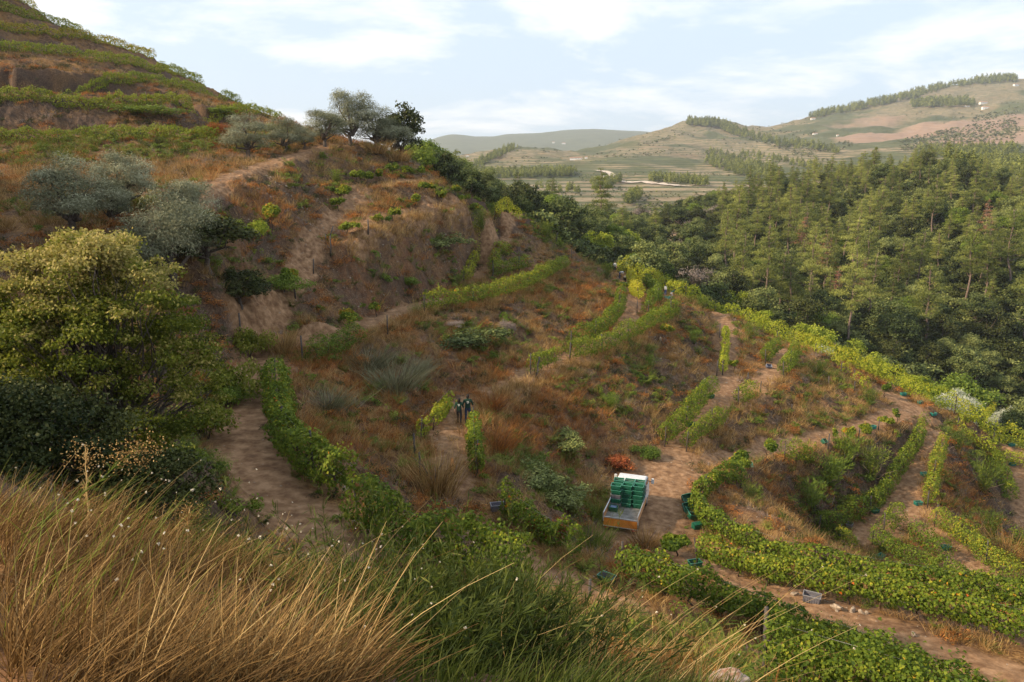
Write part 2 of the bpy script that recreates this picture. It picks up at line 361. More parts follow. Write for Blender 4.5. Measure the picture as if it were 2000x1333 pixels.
soil = mix(t, M_(t, 'MULTIPLY', ramp(t, vor.outputs['Distance'], (.12,(1,1,1)), (.25,(0,0,0))), M_(t, 'ADD', attr(t, 'stony'), .12)), soil, stone)
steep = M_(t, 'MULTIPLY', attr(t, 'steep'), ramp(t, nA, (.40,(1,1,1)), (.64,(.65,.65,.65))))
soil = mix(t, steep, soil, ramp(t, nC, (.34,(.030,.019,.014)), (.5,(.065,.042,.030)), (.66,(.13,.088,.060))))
track = ramp(t, nB, (.34, (.125,.066,.034)), (.5, (.215,.122,.064)), (.66, (.32,.195,.11)))
soil = mix(t, attr(t, 'path'), soil, track)
# far farmland: contour terraces of vines, bare patches and scrub
sx = t.nodes.new('ShaderNodeSeparateXYZ'); t.links.new(ps, sx.inputs[0])
nF = noise(t, .0045, 3, ps); nG = noise(t, .02, 5, ps, .6)
zz = M_(t, 'ADD', M_(t, 'MULTIPLY', sx.outputs[2], .26), M_(t, 'MULTIPLY', nG, .4))
st = ramp(t, M_(t, 'FRACT', zz), (.30, (1,1,1)), (.42, (0,0,0)), (.66, (0,0,0)), (.78, (1,1,1)))
vine = mix(t, st, ramp(t, nG, (.35,(.045,.055,.022)), (.65,(.08,.085,.03))), ramp(t, nG, (.35,(.21,.165,.10)), (.65,(.26,.20,.13))))
farm = ramp(t, noise(t, .0075, 4, ps, .5), (.40, (.065,.080,.030)), (.46, (.135,.11,.06)), (.53, (.20,.135,.085)), (.58, (.09,.09,.04)), (.64,(.05,.065,.025)))
farm = mix(t, ramp(t, noise(t, .012, 4, ps, .6), (.36,(.35,.35,.35)), (.48,(1,1,1))), farm, vine)
farm = mix(t, ramp(t, noise(t, .11, 4, ps, .7), (.54,(0,0,0)), (.62,(.8,.8,.8))), farm, (.055,.07,.032))
scrub = ramp(t, nG, (.3,(.035,.05,.02)), (.7,(.08,.095,.04)))
farm = mix(t, attr(t, 'scrub'), farm, scrub)
farm = mix(t, attr(t, 'bare'), farm, mix(t, st, (.22,.145,.10), (.27,.185,.135)))
soil = mix(t, attr(t, 'far'), soil, farm)
bh = mix(t, .5, nB, nC)
out(t, bsdf(t, soil, .95, bh, .55, .15, 0, .12)); GROUND = gm

# paths, in world metres, measured to lines drawn on the ground
def wl(z, *p): return [P(u, v, z)[:2] for u, v in p]
def tl(*p): return [D(u, v, t_)[:2] for u, v, t_ in p]
def vl(*p): return [P(u, v, z)[:2] for u, v, z in p]
PATHS = [
 (1.5, wl(-10, (690,1100), (600,1040), (520,960), (480,880), (480,800), (510,740), (500,690))), (1.0, tl((500,650,45), (540,600,48), (570,545,51), (612,472,57.5), (655,424,65), (707,380,72))),
 (1.2, tl((690,462,59), (735,434,64), (775,422,68), (850,404,76), (905,398,82), (945,402,86))), (.8, tl((700,374,72), (772,358,78), (850,356,84))), (1.3, wl(-9.9, (600,680), (700,645), (800,605), (860,590))), (.9, tl((930,545,78), (960,500,86), (990,455,97), (1010,430,108))),
 (1.0, tl((300,430,44), (388,380,51), (440,350,58), (520,322,67), (600,295,76), (655,283,84))),
 (1.1, vl((870,960,-13.7), (880,880,-13.6), (880,820,-13.5), (905,785,-13.5))), (.8, vl((960,1050,-13.8), (1080,1140,-14.1), (1200,1180,-14.3), (1350,1240,-14.4), (1500,1300,-14.5))),
 (1.3, vl((960,775,-13.5), (1040,728,-13.5), (1150,690,-13.5), (1225,640,-13.4))), (1.2, tl((1225,640,70), (1235,590,84), (1220,545,104))),
 (2.6, vl((1240,1040,-18), (1260,980,-18), (1300,920,-18.1))), (1.6, vl((1320,890,-18), (1360,830,-18), (1410,760,-18), (1416,700,-18))), (1.4, tl((1416,700,77), (1418,650,89), (1405,612,100))),
 (1.3, tl((1440,770,62), (1480,745,68), (1520,715,76), (1535,685,86))),
 (1.5, vl((1290,1075,-17.7), (1380,1110,-17.3), (1480,1150,-17), (1600,1190,-16.6), (1720,1235,-16.2), (1850,1280,-15.8), (2000,1330,-15.6), (2200,1400,-15.4))),
 (1.2, vl((1330,905,-18.4), (1420,905,-19.4), (1490,886,-20.2), (1570,866,-21), (1645,850,-21.6), (1700,832,-22.1), (1760,808,-22.7), (1795,800,-23))),
 (2.0, vl((1735,772,-22.5), (1775,790,-22.8), (1800,815,-23.4))), (1.7, vl((1810,850,-24), (1800,900,-24.6), (1780,950,-25), (1760,1000,-25.4), (1690,1050,-25.5))),
 (1.4, vl((1790,1000,-25.4), (1840,1060,-25.5), (1900,1110,-25.5), (1980,1160,-25.5))), (1.6, vl((1975,870,-28.2), (1995,950,-29.2), (2020,1040,-30), (2050,1100,-31)))]
def pathmask(x, y):
    out_ = np.zeros(x.shape)
    for w, pl in PATHS:
        pl = np.array(pl); bb0 = pl.min(0)-w-2; bb1 = pl.max(0)+w+2
        m = (x > bb0[0]) & (x < bb1[0]) & (y > bb0[1]) & (y < bb1[1])
        if not m.any(): continue
        xs, ys = x[m], y[m]; dm = np.full(xs.shape, 1e9)
        for a, b in zip(pl[:-1], pl[1:]):
            d = b-a; tt = np.clip(((xs-a[0])*d[0] + (ys-a[1])*d[1])/(d@d), 0, 1); dm = np.minimum(dm, np.hypot(xs-a[0]-tt*d[0], ys-a[1]-tt*d[1]))
        dm = dm + fbm(xs*.8, ys*.8, 3, 77)*.7
        out_[m] = np.maximum(out_[m], 1 - sstep(dm, w*.65, w*1.15))
    return out_
PMG = None
# vegetation patches on the ground: (pixel where it shows, radius in metres, amount)
def blobs(lst, x, y, seed):
    o = np.zeros(x.shape)
    for u, v, r, a in lst:
        g = G(u, v)
        if g is None: continue
        d2 = ((x-g[0])**2 + (y-g[1])**2)/(r*r); o = np.maximum(o, a*np.exp(-d2*.9))
    return o
GREEN = [(330,290,8,1),(150,295,9,1),(30,300,6,.9),(480,290,5,.8),(420,480,6,1),(380,420,5,1),(560,350,4,.8),(850,470,4,1),(720,500,3,.7),(800,560,2.5,.6),(1040,590,4,.8),(920,670,4,1),(1190,580,3,.5),(1340,640,5,.9),(1250,720,5,1),(1180,800,4,.9),(1480,660,5,1),(1230,540,3,1),
 (1500,830,4,.7),(1640,930,6,1),(1580,960,5,1),(1730,880,4,1),(1900,900,5,1),(1880,1000,5,.9),(1940,1080,4,.9),(1560,800,4,.6),(930,440,5,1),(1060,470,5,1),(1170,500,6,1),(660,370,4,.6),(800,350,5,.7),(1050,930,4,1),(1110,900,3,.8),(700,790,3,.8),(640,820,3,.6),
 (400,1150,1.6,.3),(900,1200,3,1),(1250,1280,3,.8),(1050,450,5,1),(1580,720,5,1),(1650,800,5,.8),(100,820,6,1),(300,860,5,.8)]
ORANGE = [(120,300,5,.3),(420,270,4,.6),(450,480,3,.6),(540,420,4,.6),(700,520,4,.7),(800,500,4,.7),(880,460,3,.4),(760,640,3,.6),(650,720,3,1),(560,720,2,.8),(980,740,4,1),(1060,790,5,1),(960,830,3,1),(1020,840,4,.9),(860,900,2.5,.8),(1130,560,5,.8),(1080,600,4,.6),(820,440,4,.6),
 (1420,700,3,.4),(1560,900,3,.6),(1510,960,3,.7),(1860,970,3,.9),(1850,930,3,.6),(740,840,4,.6),(640,860,3,.7),(300,1200,3,.6),(1230,1080,2,.8),(1290,1320,2,.6),(860,560,4,.5),(610,560,3,.5),(1150,640,4,.4),(480,560,3,.6),(480,600,3,.8)]
STONY = [(600,420,5,1),(680,440,3,1),(900,480,5,1),(1350,700,6,.9),(1400,600,3,.5),(720,600,4,.6),(1130,620,4,.4),(950,650,4,.3),(1160,850,5,.5),(1700,780,4,.4)]
az = np.concatenate([np.linspace(R(-62), R(-36.5), 90, endpoint=False), np.linspace(R(-36.5), R(36.5), 1000, endpoint=False), np.linspace(R(36.5), R(62), 90)])
rr = np.concatenate([np.linspace(.3, 1.5, 6, endpoint=False), np.exp(np.arange(math.log(1.5), math.log(20), .012)), np.exp(np.arange(math.log(20), math.log(130), .0028)), np.exp(np.arange(math.log(130), math.log(420), .008)), np.exp(np.arange(math.log(420), math.log(7200), .007))])
A_, R_ = np.meshgrid(az, rr); gx = (np.sin(A_)*R_); gy = (np.cos(A_)*R_)
gh = H(gx, gy); ny_, nx_ = gx.shape
idx = np.arange(ny_*nx_).reshape(ny_, nx_)
fc = np.stack([idx[:-1,:-1], idx[:-1,1:], idx[1:,1:], idx[1:,:-1]], -1).reshape(-1, 4)[:, ::-1]
x_, y_ = gx.ravel(), gy.ravel(); nr = (R_.ravel() < 140)
pm = np.zeros(x_.shape); pm[nr] = pathmask(x_[nr], y_[nr])
gr = np.zeros(x_.shape); og = gr.copy(); sn = gr.copy()
gr[nr] = blobs(GREEN, x_[nr], y_[nr], 1); og[nr] = blobs(ORANGE, x_[nr], y_[nr], 2); sn[nr] = blobs(STONY, x_[nr], y_[nr], 3)
far = sstep(R_.ravel(), 250, 330)
wood = (x_ > -22) & (R_.ravel() > 114) & (R_.ravel() < 420)
gr = np.maximum(gr, np.where(wood, 1.0, 0))
uu, vv_, dd = proj(np.stack([x_, y_, gh.ravel()], -1))
scrub = sstep(fbm(x_/170., y_/170., 4, 41), .02, .2) * .8 * (R_.ravel() > 330); scrub = np.maximum(scrub, sstep(R_.ravel(), 3000, 3800)*.85)
bare = np.zeros(x_.shape)
for u, v, rx, a in [(1760,268,130,1), (1900,250,260,.6), (1950,270,160,.6), (1800,262,100,.8), (1700,240,200,.4), (1620,235,160,.3), (1180,340,60,.3)]:
    g = G(u, v, 300)
    if g is not None: bare = np.maximum(bare, a*np.exp(-((x_-g[0])**2 + (y_-g[1])**2)/(rx*rx)))
bare = sstep(bare + fbm(x_/60, y_/60, 3, 8)*.2, .3, .5) * (R_.ravel() > 330)
scrub = np.where(wood, 1.0, scrub*(1-bare)); far = np.where(wood, 1.0, far)
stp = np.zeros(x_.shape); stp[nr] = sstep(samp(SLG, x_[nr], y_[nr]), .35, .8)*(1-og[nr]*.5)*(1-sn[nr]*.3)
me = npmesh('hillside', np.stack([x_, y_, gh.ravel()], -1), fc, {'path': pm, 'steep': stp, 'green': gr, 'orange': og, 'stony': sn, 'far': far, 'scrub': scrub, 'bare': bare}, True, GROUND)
link('ground', me, kind='structure')
# ---------------------------------------------------------------- foliage builders
def rg(seed): return np.random.default_rng(seed)
def unit(a): return a / np.maximum(np.linalg.norm(a, axis=-1, keepdims=True), 1e-9)
TM = {'q': (np.array([[0,0,0],[.45,.34,.07],[1,0,-.06],[.45,-.34,.07]]), np.array([[0,1,2,3]])),
      'n': (np.array([[0,0,0],[.4,.10,.02],[1,0,-.03],[.4,-.10,.02]]), np.array([[0,1,2,3]])),
      's': (np.array([[0,0,0],[.5,.055,0],[1,0,-.04],[.5,-.055,0]]), np.array([[0,1,2,3]])),
      'v': (np.array([[0,0,0],[.62,.26,.05],[1,0,-.10],[.62,-.26,.05],[-.12,.34,.03],[.30,.56,-.04],[-.12,-.34,.03],[.30,-.56,-.04]]), np.array([[0,1,2,3],[0,4,5,1],[0,3,7,6]]))}
def leafcloud(C, Nn, size, lv, tm='q', seed=0, spread=.7, droop=.25, along=None):
    g = rg(seed); n = len(C); T0, F0 = TM[tm]
    nn = unit(unit(np.asarray(Nn, float)) + g.normal(size=(n,3))*spread)
    d = g.normal(size=(n,3)) if along is None else along + g.normal(size=(n,3))*.25
    if along is None: d[:,2] -= droop*2
    d = unit(d - (d*nn).sum(1, keepdims=True)*nn); s = np.cross(nn, d); size = np.broadcast_to(size, (n,))
    v = (T0[None,:,0,None]*d[:,None] + T0[None,:,1,None]*s[:,None] + T0[None,:,2,None]*nn[:,None])*size[:,None,None] + np.asarray(C)[:,None]
    k = len(T0); f = (np.arange(n)*k)[:,None,None] + F0[None]
    return v.reshape(-1,3), f.reshape(-1,4), np.repeat(lv, k)
def merge(parts):
    vs, fs, ls = [], [], []; o = 0
    for v, f, l in parts: vs.append(v); fs.append(np.asarray(f)+o); ls.append(l); o += len(v)
    return np.concatenate(vs), np.concatenate(fs), np.concatenate(ls)
def tube(path, rad, sides=6, lv=.5):
    path = np.asarray(path, float); n = len(path); rad = np.broadcast_to(rad, (n,)); vs = []
    tg = unit(np.gradient(path, axis=0)); ref = np.array([.31,.95,.05])
    for i in range(n):
        a = unit(np.cross(tg[i], ref)); b = np.cross(tg[i], a)
        th = np.arange(sides)/sides*2*math.pi; vs.append(path[i] + rad[i]*(np.cos(th)[:,None]*a + np.sin(th)[:,None]*b))
    vs = np.concatenate(vs); fs = []
    for i in range(n-1):
        for j in range(sides): fs.append((i*sides+j, i*sides+(j+1)%sides, (i+1)*sides+(j+1)%sides, (i+1)*sides+j))
    if sides == 4: fs += [(3,2,1,0), tuple((n-1)*4+q for q in range(4))]
    elif sides == 6: fs += [(3,2,1,0), (5,4,3,0)] + [tuple((n-1)*6+q for q in w) for w in ((0,1,2,3),(0,3,4,5))]
    return vs, np.array(fs), np.full(len(vs), lv)
def bent(p0, p1, g, j=.06, n=5):
    p0 = np.array(p0, float); p1 = np.array(p1, float); t_ = np.linspace(0,1,n)[:,None]; L_ = np.linalg.norm(p1-p0)
    o = g.normal(size=(n,3))*j*L_; o[0] = 0; o[-1] = 0; return p0 + (p1-p0)*t_ + o
def crown(clumps, n, size, tm, seed, fill=.45, droop=.2, spread=.6, grad=.15, lvn=.22):
    """clumps: (x,y,z,rx,rz); leaves over the upper shells of the clumps with some inside"""
    g = rg(seed); cl = np.array(clumps); w = cl[:,3]**2; w = w/w.sum(); k = g.choice(len(cl), n, p=w)
    d = unit(g.normal(size=(n,3))); d[:,2] = np.where(d[:,2] < -.35, -d[:,2]*.6, d[:,2])
    r = 1 - g.random(n)**1.6*fill; r = r*(1 + .12*g.normal(size=n))
    C = cl[k,:3] + d*r[:,None]*np.stack([cl[k,3], cl[k,3], cl[k,4]], 1)
    cr = g.normal(size=len(cl))*lvn*.5
    lv = np.clip(.5 + cr[k] + g.normal(size=n)*lvn*.6 + grad*d[:,2], 0, 1)
    return leafcloud(C, d + np.array([0,0,.35]), size*(.7+.6*g.random(n)), lv, tm, seed+1, spread, droop)

M_VINE = leafmat('vine_leaves', (0,(.022,.050,.008)), (.35,(.066,.108,.012)), (.62,(.155,.20,.02)), (.80,(.28,.29,.028)), (.90,(.42,.30,.03)), (.98,(.42,.10,.015)), trans=.30)
M_VINEY = leafmat('yellow_vine_leaves', (0,(.08,.13,.015)), (.35,(.19,.24,.022)), (.6,(.36,.38,.035)), (.85,(.40,.33,.03)), (1,(.42,.2,.03)), trans=.35)  # lighter, yellower version of the vine leaf colours
M_WOODV = simple('vine_wood', (.085,.055,.038), (.03,.02,.015), 30, .9)
M_POST = simple('weathered_post', (.10,.085,.075), (.035,.03,.03), 22, .85)
M_WIRE = simple('wire', (.25,.25,.25), None, 5, .5, .5, .8)
M_BARK = simple('bark', (.13,.10,.08), (.05,.038,.03), 9, .95)
M_PBARK = simple('pine_bark', (.22,.16,.125), (.09,.06,.048), 6, .95)
M_PINE = leafmat('pine_needles', (0,(.030,.044,.011)), (.5,(.125,.148,.034)), (1,(.32,.33,.08)), trans=.2, obj=.55)
M_PBROWN = leafmat('dead_needles', (0,(.10,.045,.025)), (.5,(.25,.11,.065)), (1,(.36,.19,.12)), trans=.12)
M_OAK = leafmat('oak_leaves', (0,(.022,.037,.011)), (.5,(.090,.115,.034)), (1,(.24,.26,.08)), trans=.15, obj=.75)
M_DARK = leafmat('dark_evergreen_leaves', (0,(.012,.020,.007)), (.5,(.036,.046,.011)), (1,(.085,.09,.025)), trans=.1, obj=.3)
M_OLIVE = leafmat('olive_leaves', (0,(.07,.08,.045)), (.5,(.18,.185,.105)), (1,(.38,.38,.25)), trans=.12, obj=.2)
M_SILVER = leafmat('silver_leaves', (0,(.16,.18,.13)), (.5,(.36,.38,.29)), (1,(.58,.60,.48)), trans=.12, obj=.1)
M_YEL = leafmat('bright_yellow_green_leaves', (0,(.09,.13,.012)), (.5,(.21,.26,.025)), (1,(.40,.42,.05)), trans=.3, obj=.3)
M_BUSH = leafmat('yellow_green_leaves', (0,(.030,.042,.006)), (.4,(.085,.105,.011)), (.7,(.19,.195,.024)), (1,(.38,.30,.10)), trans=.3, obj=0)
M_BRIGHT = leafmat('fresh_green_leaves', (0,(.04,.075,.012)), (.5,(.11,.165,.025)), (1,(.22,.27,.04)), trans=.3, obj=.3)
M_STRAW = leafmat('dry_straw', (0,(.11,.058,.018)), (.5,(.31,.180,.060)), (1,(.56,.39,.17)), trans=.2, obj=.5, rough=.7)
M_GOLD = leafmat('golden_meadow_straw', (0,(.095,.052,.018)), (.5,(.30,.175,.060)), (1,(.58,.41,.18)), trans=.2, obj=.2, rough=.7)
M_RUST = leafmat('rusty_dry_stems', (0,(.07,.030,.012)), (.5,(.32,.115,.026)), (1,(.52,.25,.07)), trans=.2, obj=.4)
M_FEATH = leafmat('feathery_olive_stems', (0,(.06,.055,.025)), (.5,(.16,.15,.075)), (1,(.28,.27,.16)), trans=.15, obj=.3)
M_FERN = leafmat('ground_weeds', (0,(.035,.055,.010)), (.5,(.10,.14,.020)), (1,(.24,.26,.045)), trans=.25, obj=.6)
M_GREY = leafmat('dry_grey_twigs', (0,(.12,.09,.07)), (.5,(.24,.19,.16)), (1,(.36,.30,.27)), trans=.1)
M_BROOM = leafmat('green_broom', (0,(.016,.028,.006)), (.5,(.042,.060,.012)), (1,(.13,.14,.03)), trans=.25, obj=.1)
M_RED = leafmat('red_leaves', (0,(.12,.025,.012)), (.5,(.28,.055,.022)), (1,(.42,.15,.05)), trans=.25)
M_STONE = simple('stone', (.36,.29,.22), (.17,.13,.10), 6, .9)

# ---------------------------------------------------------------- vine rows
def zl(z, *p): return [tuple(P(u, v, z)[:2]) for u, v in p]
def dl(*p): return [tuple(D(u, v, t_)[:2]) for u, v, t_ in p]
def post_mesh(h, r=.045):
    v, f, l = tube([(0,0,-.25), (0.01,0,h*.5), (0.0,.01,h)], [r, r*.95, r*.85], 6); return npmesh('post', v, f, None, False, M_POST)
POSTS = [post_mesh(1.75), post_mesh(1.9, .05), post_mesh(1.6, .04)]
TRUNKS = []
for i in range(4):
    g = rg(40+i); pth = bent((0,0,-.1), (g.normal()*.06, g.normal()*.06, .75), g, .06, 6); a = tube(pth, np.linspace(.045,.03,6), 6)
    br = [tube(bent(pth[-1], pth[-1] + np.array([s*.35, g.normal()*.06, .22]), g, .08, 4), [.022,.018,.014,.01], 4) for s in (-1,1)]
    v, f, l = merge([a]+br); TRUNKS.append(npmesh('trunk', v, f, None, False, M_WOODV))
def hedge(pl, seed, h=1.55, w=.34, base=.45, dens=1.0, tm=None, shift=0, gaps=0.0, sz=1.0, hv=.28):
    g = rg(seed); pl = np.array(pl); seg = np.linalg.norm(np.diff(pl, axis=0), axis=1); cum = np.concatenate([[0], np.cumsum(seg)]); Lh = cum[-1]
    mid = pl.mean(0); dist = np.hypot(*mid); s = (.058 + dist*.00125)*sz; w = w*(1.12 + .35*(dist > 55)); h = h*(1.15 if dist > 55 else 1); shift = shift + (.15 if dist > 50 else .03)  # farther rows get lighter leaf colour, a sunlit look painted in
    n = int(Lh*(h-base+w)*2.2*1.25/(s*s)*1.5*dens); t_ = g.random(n)*Lh
    px = np.interp(t_, cum, pl[:,0]); py = np.interp(t_, cum, pl[:,1])
    k = np.clip(np.searchsorted(cum, t_, side='right')-1, 0, len(seg)-1); dirv = unit(np.diff(pl, axis=0))[k]; nrm = np.stack([-dirv[:,1], dirv[:,0]], 1)
    th = g.random(n)*2*math.pi; rr_ = 1 - g.random(n)**2*.55
    cx = np.cos(th)*rr_; cz = np.sin(th)*rr_; cx = np.sign(cx)*np.abs(cx)**.7; cz = np.sign(cz)*np.abs(cz)**.7
    wob = 1 + hv*2*fbm(t_*1.1, np.full(n, seed*3.1), 3, seed) ; lump = 1 + .75*fbm(t_*1.9, cz*1.5 + seed, 3, seed+5)
    ww = w*lump*(1.25-.3*(cz > .3)); hh = (h-base)*.5*wob; side = cx*ww + .12*fbm(t_*.4, np.full(n, 9.1), 2, seed+2)
    x = px + nrm[:,0]*side; y = py + nrm[:,1]*side; gz = H(px, py)
    z = gz + base + hh*(1+cz) + np.where((cz > .6) & (g.random(n) < .10), g.random(n)*.28, 0) - np.where((cz < -.6) & (g.random(n) < .25), g.random(n)*.3, 0)
    keep = np.ones(n, bool)
    if gaps > 0: keep = fbm(t_*.8, np.full(n, 4.4+seed), 2, seed+8) > (gaps-.5)*.8
    nv = np.stack([nrm[:,0]*cx, nrm[:,1]*cx, cz*.8+.25], 1)
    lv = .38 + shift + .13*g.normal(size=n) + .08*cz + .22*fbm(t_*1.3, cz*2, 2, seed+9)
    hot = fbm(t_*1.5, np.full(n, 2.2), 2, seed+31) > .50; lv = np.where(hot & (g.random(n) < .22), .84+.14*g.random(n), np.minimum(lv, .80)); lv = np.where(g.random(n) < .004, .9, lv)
    tm = tm or ('v' if dist < 42 else 'q')
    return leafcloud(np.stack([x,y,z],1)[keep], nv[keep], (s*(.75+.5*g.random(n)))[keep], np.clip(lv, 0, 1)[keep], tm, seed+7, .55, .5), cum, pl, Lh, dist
VR = 'trellised vine rows on the terraces'
def vine_row(label, pl, seed, m=None, posts=5.5, ht=1.55, trunks=True, wires=True, **kw):
    c = np.array(pl[0]); cz_ = hz(*c); e = bpy.data.objects.new('vine_row', None); COL.objects.link(e); e.location = (*c, cz_); tag(e, label, 'vine row', VR)
    (v, f, l), cum, pl, Lh, dist = hedge(pl, seed, h=ht, **kw); v = v - np.array([*c, cz_])
    link('foliage', npmesh('vine_foliage', v, f, {'lv': l}, False, m or M_VINE), e)
    g = rg(seed+3)
    def on(s): return np.interp(s, cum, pl[:,0]), np.interp(s, cum, pl[:,1])
    s = .02
    while posts and s <= Lh:
        x, y = on(s); o = link('post', POSTS[int(g.integers(3))], e, (x-c[0], y-c[1], hz(x,y)-cz_)); o.rotation_euler = (g.normal()*.05, g.normal()*.05, g.random()*6); o.scale = (1 if dist < 60 else 1.3,)*2 + ((ht+.12)/1.75,); s += posts*(.9+.2*g.random())
    if trunks and dist < 62:
        s = .6
        while s < Lh:
            x, y = on(s); o = link('trunk', TRUNKS[int(g.integers(4))], e, (x-c[0], y-c[1], hz(x,y)-cz_)); o.rotation_euler = (0, 0, g.random()*6); s += 1.25*(.85+.3*g.random())
    if wires and dist < 48:
        ss = np.linspace(0, Lh, max(3, int(Lh/1.5))); parts = []
        for hh in (.6, 1.0, 1.4):
            pp = np.array([[*on(q), 0] for q in ss]); pp[:,2] = H(pp[:,0], pp[:,1]) + hh; parts.append(tube(pp - np.array([*c, cz_]), .004, 4))
        v, f, l = merge(parts); link('wire', npmesh('wire', v, f, None, False, M_WIRE), e)
    return e
def vine(label, u, v, z=None, t_=None, seed=0, s=1.0, h=1.5, m=None, post=False):
    p = P(u, v, z) if z is not None else D(u, v, t_); x, y = p[:2]; z0 = hz(x, y); g = rg(seed); dist = math.hypot(x, y)
    e = bpy.data.objects.new('grapevine', None); COL.objects.link(e); e.location = (x, y, z0); tag(e, label, 'grapevine', 'single vines standing on the terraces')
    cl = [(g.normal()*.28*s, g.normal()*.28*s, h*(.55+.35*g.random()), .30*s*(.7+.5*g.random()), .3*h*.7) for _ in range(5)]
    sz = .11 + dist*.0011; n = int(min(4500, 34*s*s*h/(sz*sz)))
    vv, ff, ll = crown(cl, n, sz, 'v' if dist < 40 else 'q', seed, .6, .4, .6, .12)
    link('foliage', npmesh('vine_foliage', vv, ff, {'lv': ll}, False, m or M_VINE), e); link('trunk', TRUNKS[seed % 4], e)
    if post: link('post', POSTS[0], e, (.15,.1,0))
    return e

# ---------------------------------------------------------------- trees
def tree_assets(kind, i):
    g = rg({'pine':100,'oak':200,'olive':300,'dead':400,'yellow':500,'dark':600,'silver':700,'bare':800,'farpine':900,'faroak':950}[kind]+i); parts = []
    if kind in ('pine', 'dead', 'farpine'):
        Ht = 13 + g.random()*3; lean = g.normal(size=2)*.5; top = np.array([*lean, Ht]); tr = bent((0,0,-1), top, g, .012, 8); parts.append(tube(tr, np.linspace(.24,.05,8), 6)); cl = []
        z = Ht*(.30+.2*g.random()); a = g.random()*6
        while z < Ht:
            f = (z/Ht); R_ = (1-f)**.65*4.0*(.7+.5*g.random())+.35; a += 2.4+g.normal()*.4
            for q in range(2 if f < .9 else 1):
                aa = a+q*3.1+g.normal()*.3; rr_ = R_*(.6+.5*g.random()); px = lean[0]*f+math.cos(aa)*rr_*.62; py = lean[1]*f+math.sin(aa)*rr_*.62
                cl.append((px, py, z+.5+rr_*.12, rr_*.48+.25, .42+rr_*.14)); parts.append(tube(bent((lean[0]*f, lean[1]*f, z-.2), (px, py, z+.4), g, .05, 4), [.07,.055,.04,.02], 4))
            z += .75+.35*g.random()
        for q in range(3):      # bare snags low on the stem
            zz_ = Ht*(.15+.2*g.random()); aa = g.random()*6; parts.append(tube(bent((0,0,zz_), (math.cos(aa)*1.3, math.sin(aa)*1.3, zz_+.1), g, .05, 3), [.04,.03,.01], 4))
        n = 6500 if kind != 'farpine' else 900; size = .36 if kind != 'farpine' else .9
        lf = crown(cl, n if kind != 'dead' else 1500, size, 'n' if kind != 'farpine' else 'q', i+31, .8, .05, .75, .30)
        return lf, merge(parts), (M_PBROWN if kind == 'dead' else M_PINE), M_PBARK
    if kind == 'bare':
        for q in range(26):
            aa = g.random()*6.3; r1 = 2.5*g.random()+.5; tip = (math.cos(aa)*r1, math.sin(aa)*r1, 4+3*g.random()); b = bent((0,0,1+g.random()), tip, g, .06, 5); parts.append(tube(b, np.linspace(.09,.02,5), 4))
            for w in range(5): parts.append(tube(bent(b[2+w % 3], b[2+w % 3]+g.normal(size=3)*.8+np.array([0,0,.5]), g, .1, 3), [.03,.02,.01], 4))
        parts.append(tube(bent((0,0,-1),(0,0,2.5), g, .03, 4), [.25,.2,.16,.1], 6))
        return crown([(g.normal()*1.2, g.normal()*1.2, 4+g.random()*2, 1.2, 1.0) for _ in range(8)], 900, .2, 'q', i, .9), merge(parts), M_GREY, M_BARK
    if kind in ('oak', 'faroak', 'dark', 'yellow'): Ht, Rw, ncl, cr = 6.5, 3.1, 26, 1.15
    else: Ht, Rw, ncl, cr = 4.2, 2.3, 34, .85
    cl = []
    for q in range(ncl):
        aa = g.random()*6.283; f = g.random(); rr_ = Rw*math.sqrt(f)*.75; z = Ht*(.50+.36*(1-f)*g.random()**.5 + .10*g.random())
        lo = .40 if kind in ('oak','faroak') else .17
        z = Ht*lo*(.7+.5*g.random()) + (Ht*(.88-lo))*math.sqrt(max(0, 1-(rr_/Rw)**2))*(.2+.8*g.random()); c = cr*(.55+.6*g.random())
        cl.append((math.cos(aa)*rr_, math.sin(aa)*rr_, z, c, c*.8))
    for q in range(9):
        c = cl[q]; parts.append(tube(bent((0,0,Ht*.18), c[:3], g, .08, 5), [.14,.10,.07,.045,.02], 4))
    parts.append(tube(bent((0,0,-.8), (g.normal()*.2, g.normal()*.2, Ht*.22), g, .04, 5), [.26,.22,.18,.16,.13], 6))
    big = {'oak':(6000,.24,'q'),'faroak':(700,.75,'q'),'dark':(4200,.28,'q'),'yellow':(3800,.30,'q'),'olive':(17000,.15,'n'),'silver':(14000,.19,'n')}[kind]
    lf = crown(cl, big[0], big[1], big[2], i+61, .5, .15, .65, .2, .28)
    return lf, merge(parts), {'oak':M_OAK,'faroak':M_OAK,'dark':M_DARK,'yellow':M_YEL,'olive':M_OLIVE,'silver':M_SILVER}[kind], M_BARK
AS = {}
def assets(kind, nvar=4):
    if kind not in AS:
        AS[kind] = []
        for i in range(nvar):
            lf, tr, ml, mt = tree_assets(kind, i)
            AS[kind].append((npmesh(kind+'_crown', lf[0], lf[1], {'lv': lf[2]}, False, ml), npmesh(kind+'_trunk', tr[0], tr[1], None, True, mt)))
    return AS[kind]
def tree(name, kind, x, y, s, label, cat, group=None, seed=0, m=None, z=None, nvar=4, sz=None, trunkmat=None):
    a = assets(kind, nvar); g = rg(seed); k = int(g.integers(len(a))); e = bpy.data.objects.new(name, None); COL.objects.link(e)
    e.location = (x, y, hz(x, y) if z is None else z); e.rotation_euler = (0, 0, g.random()*6.283); e.scale = (s*(.92+.16*g.random()), s*(.92+.16*g.random()), sz or s); tag(e, label, cat, group)
    cm, tm_ = a[k]
    c = link('crown', cm, e); 
    if m: c.material_slots[0].link = 'OBJECT'; c.material_slots[0].material = m
    link('trunk', tm_, e); return e
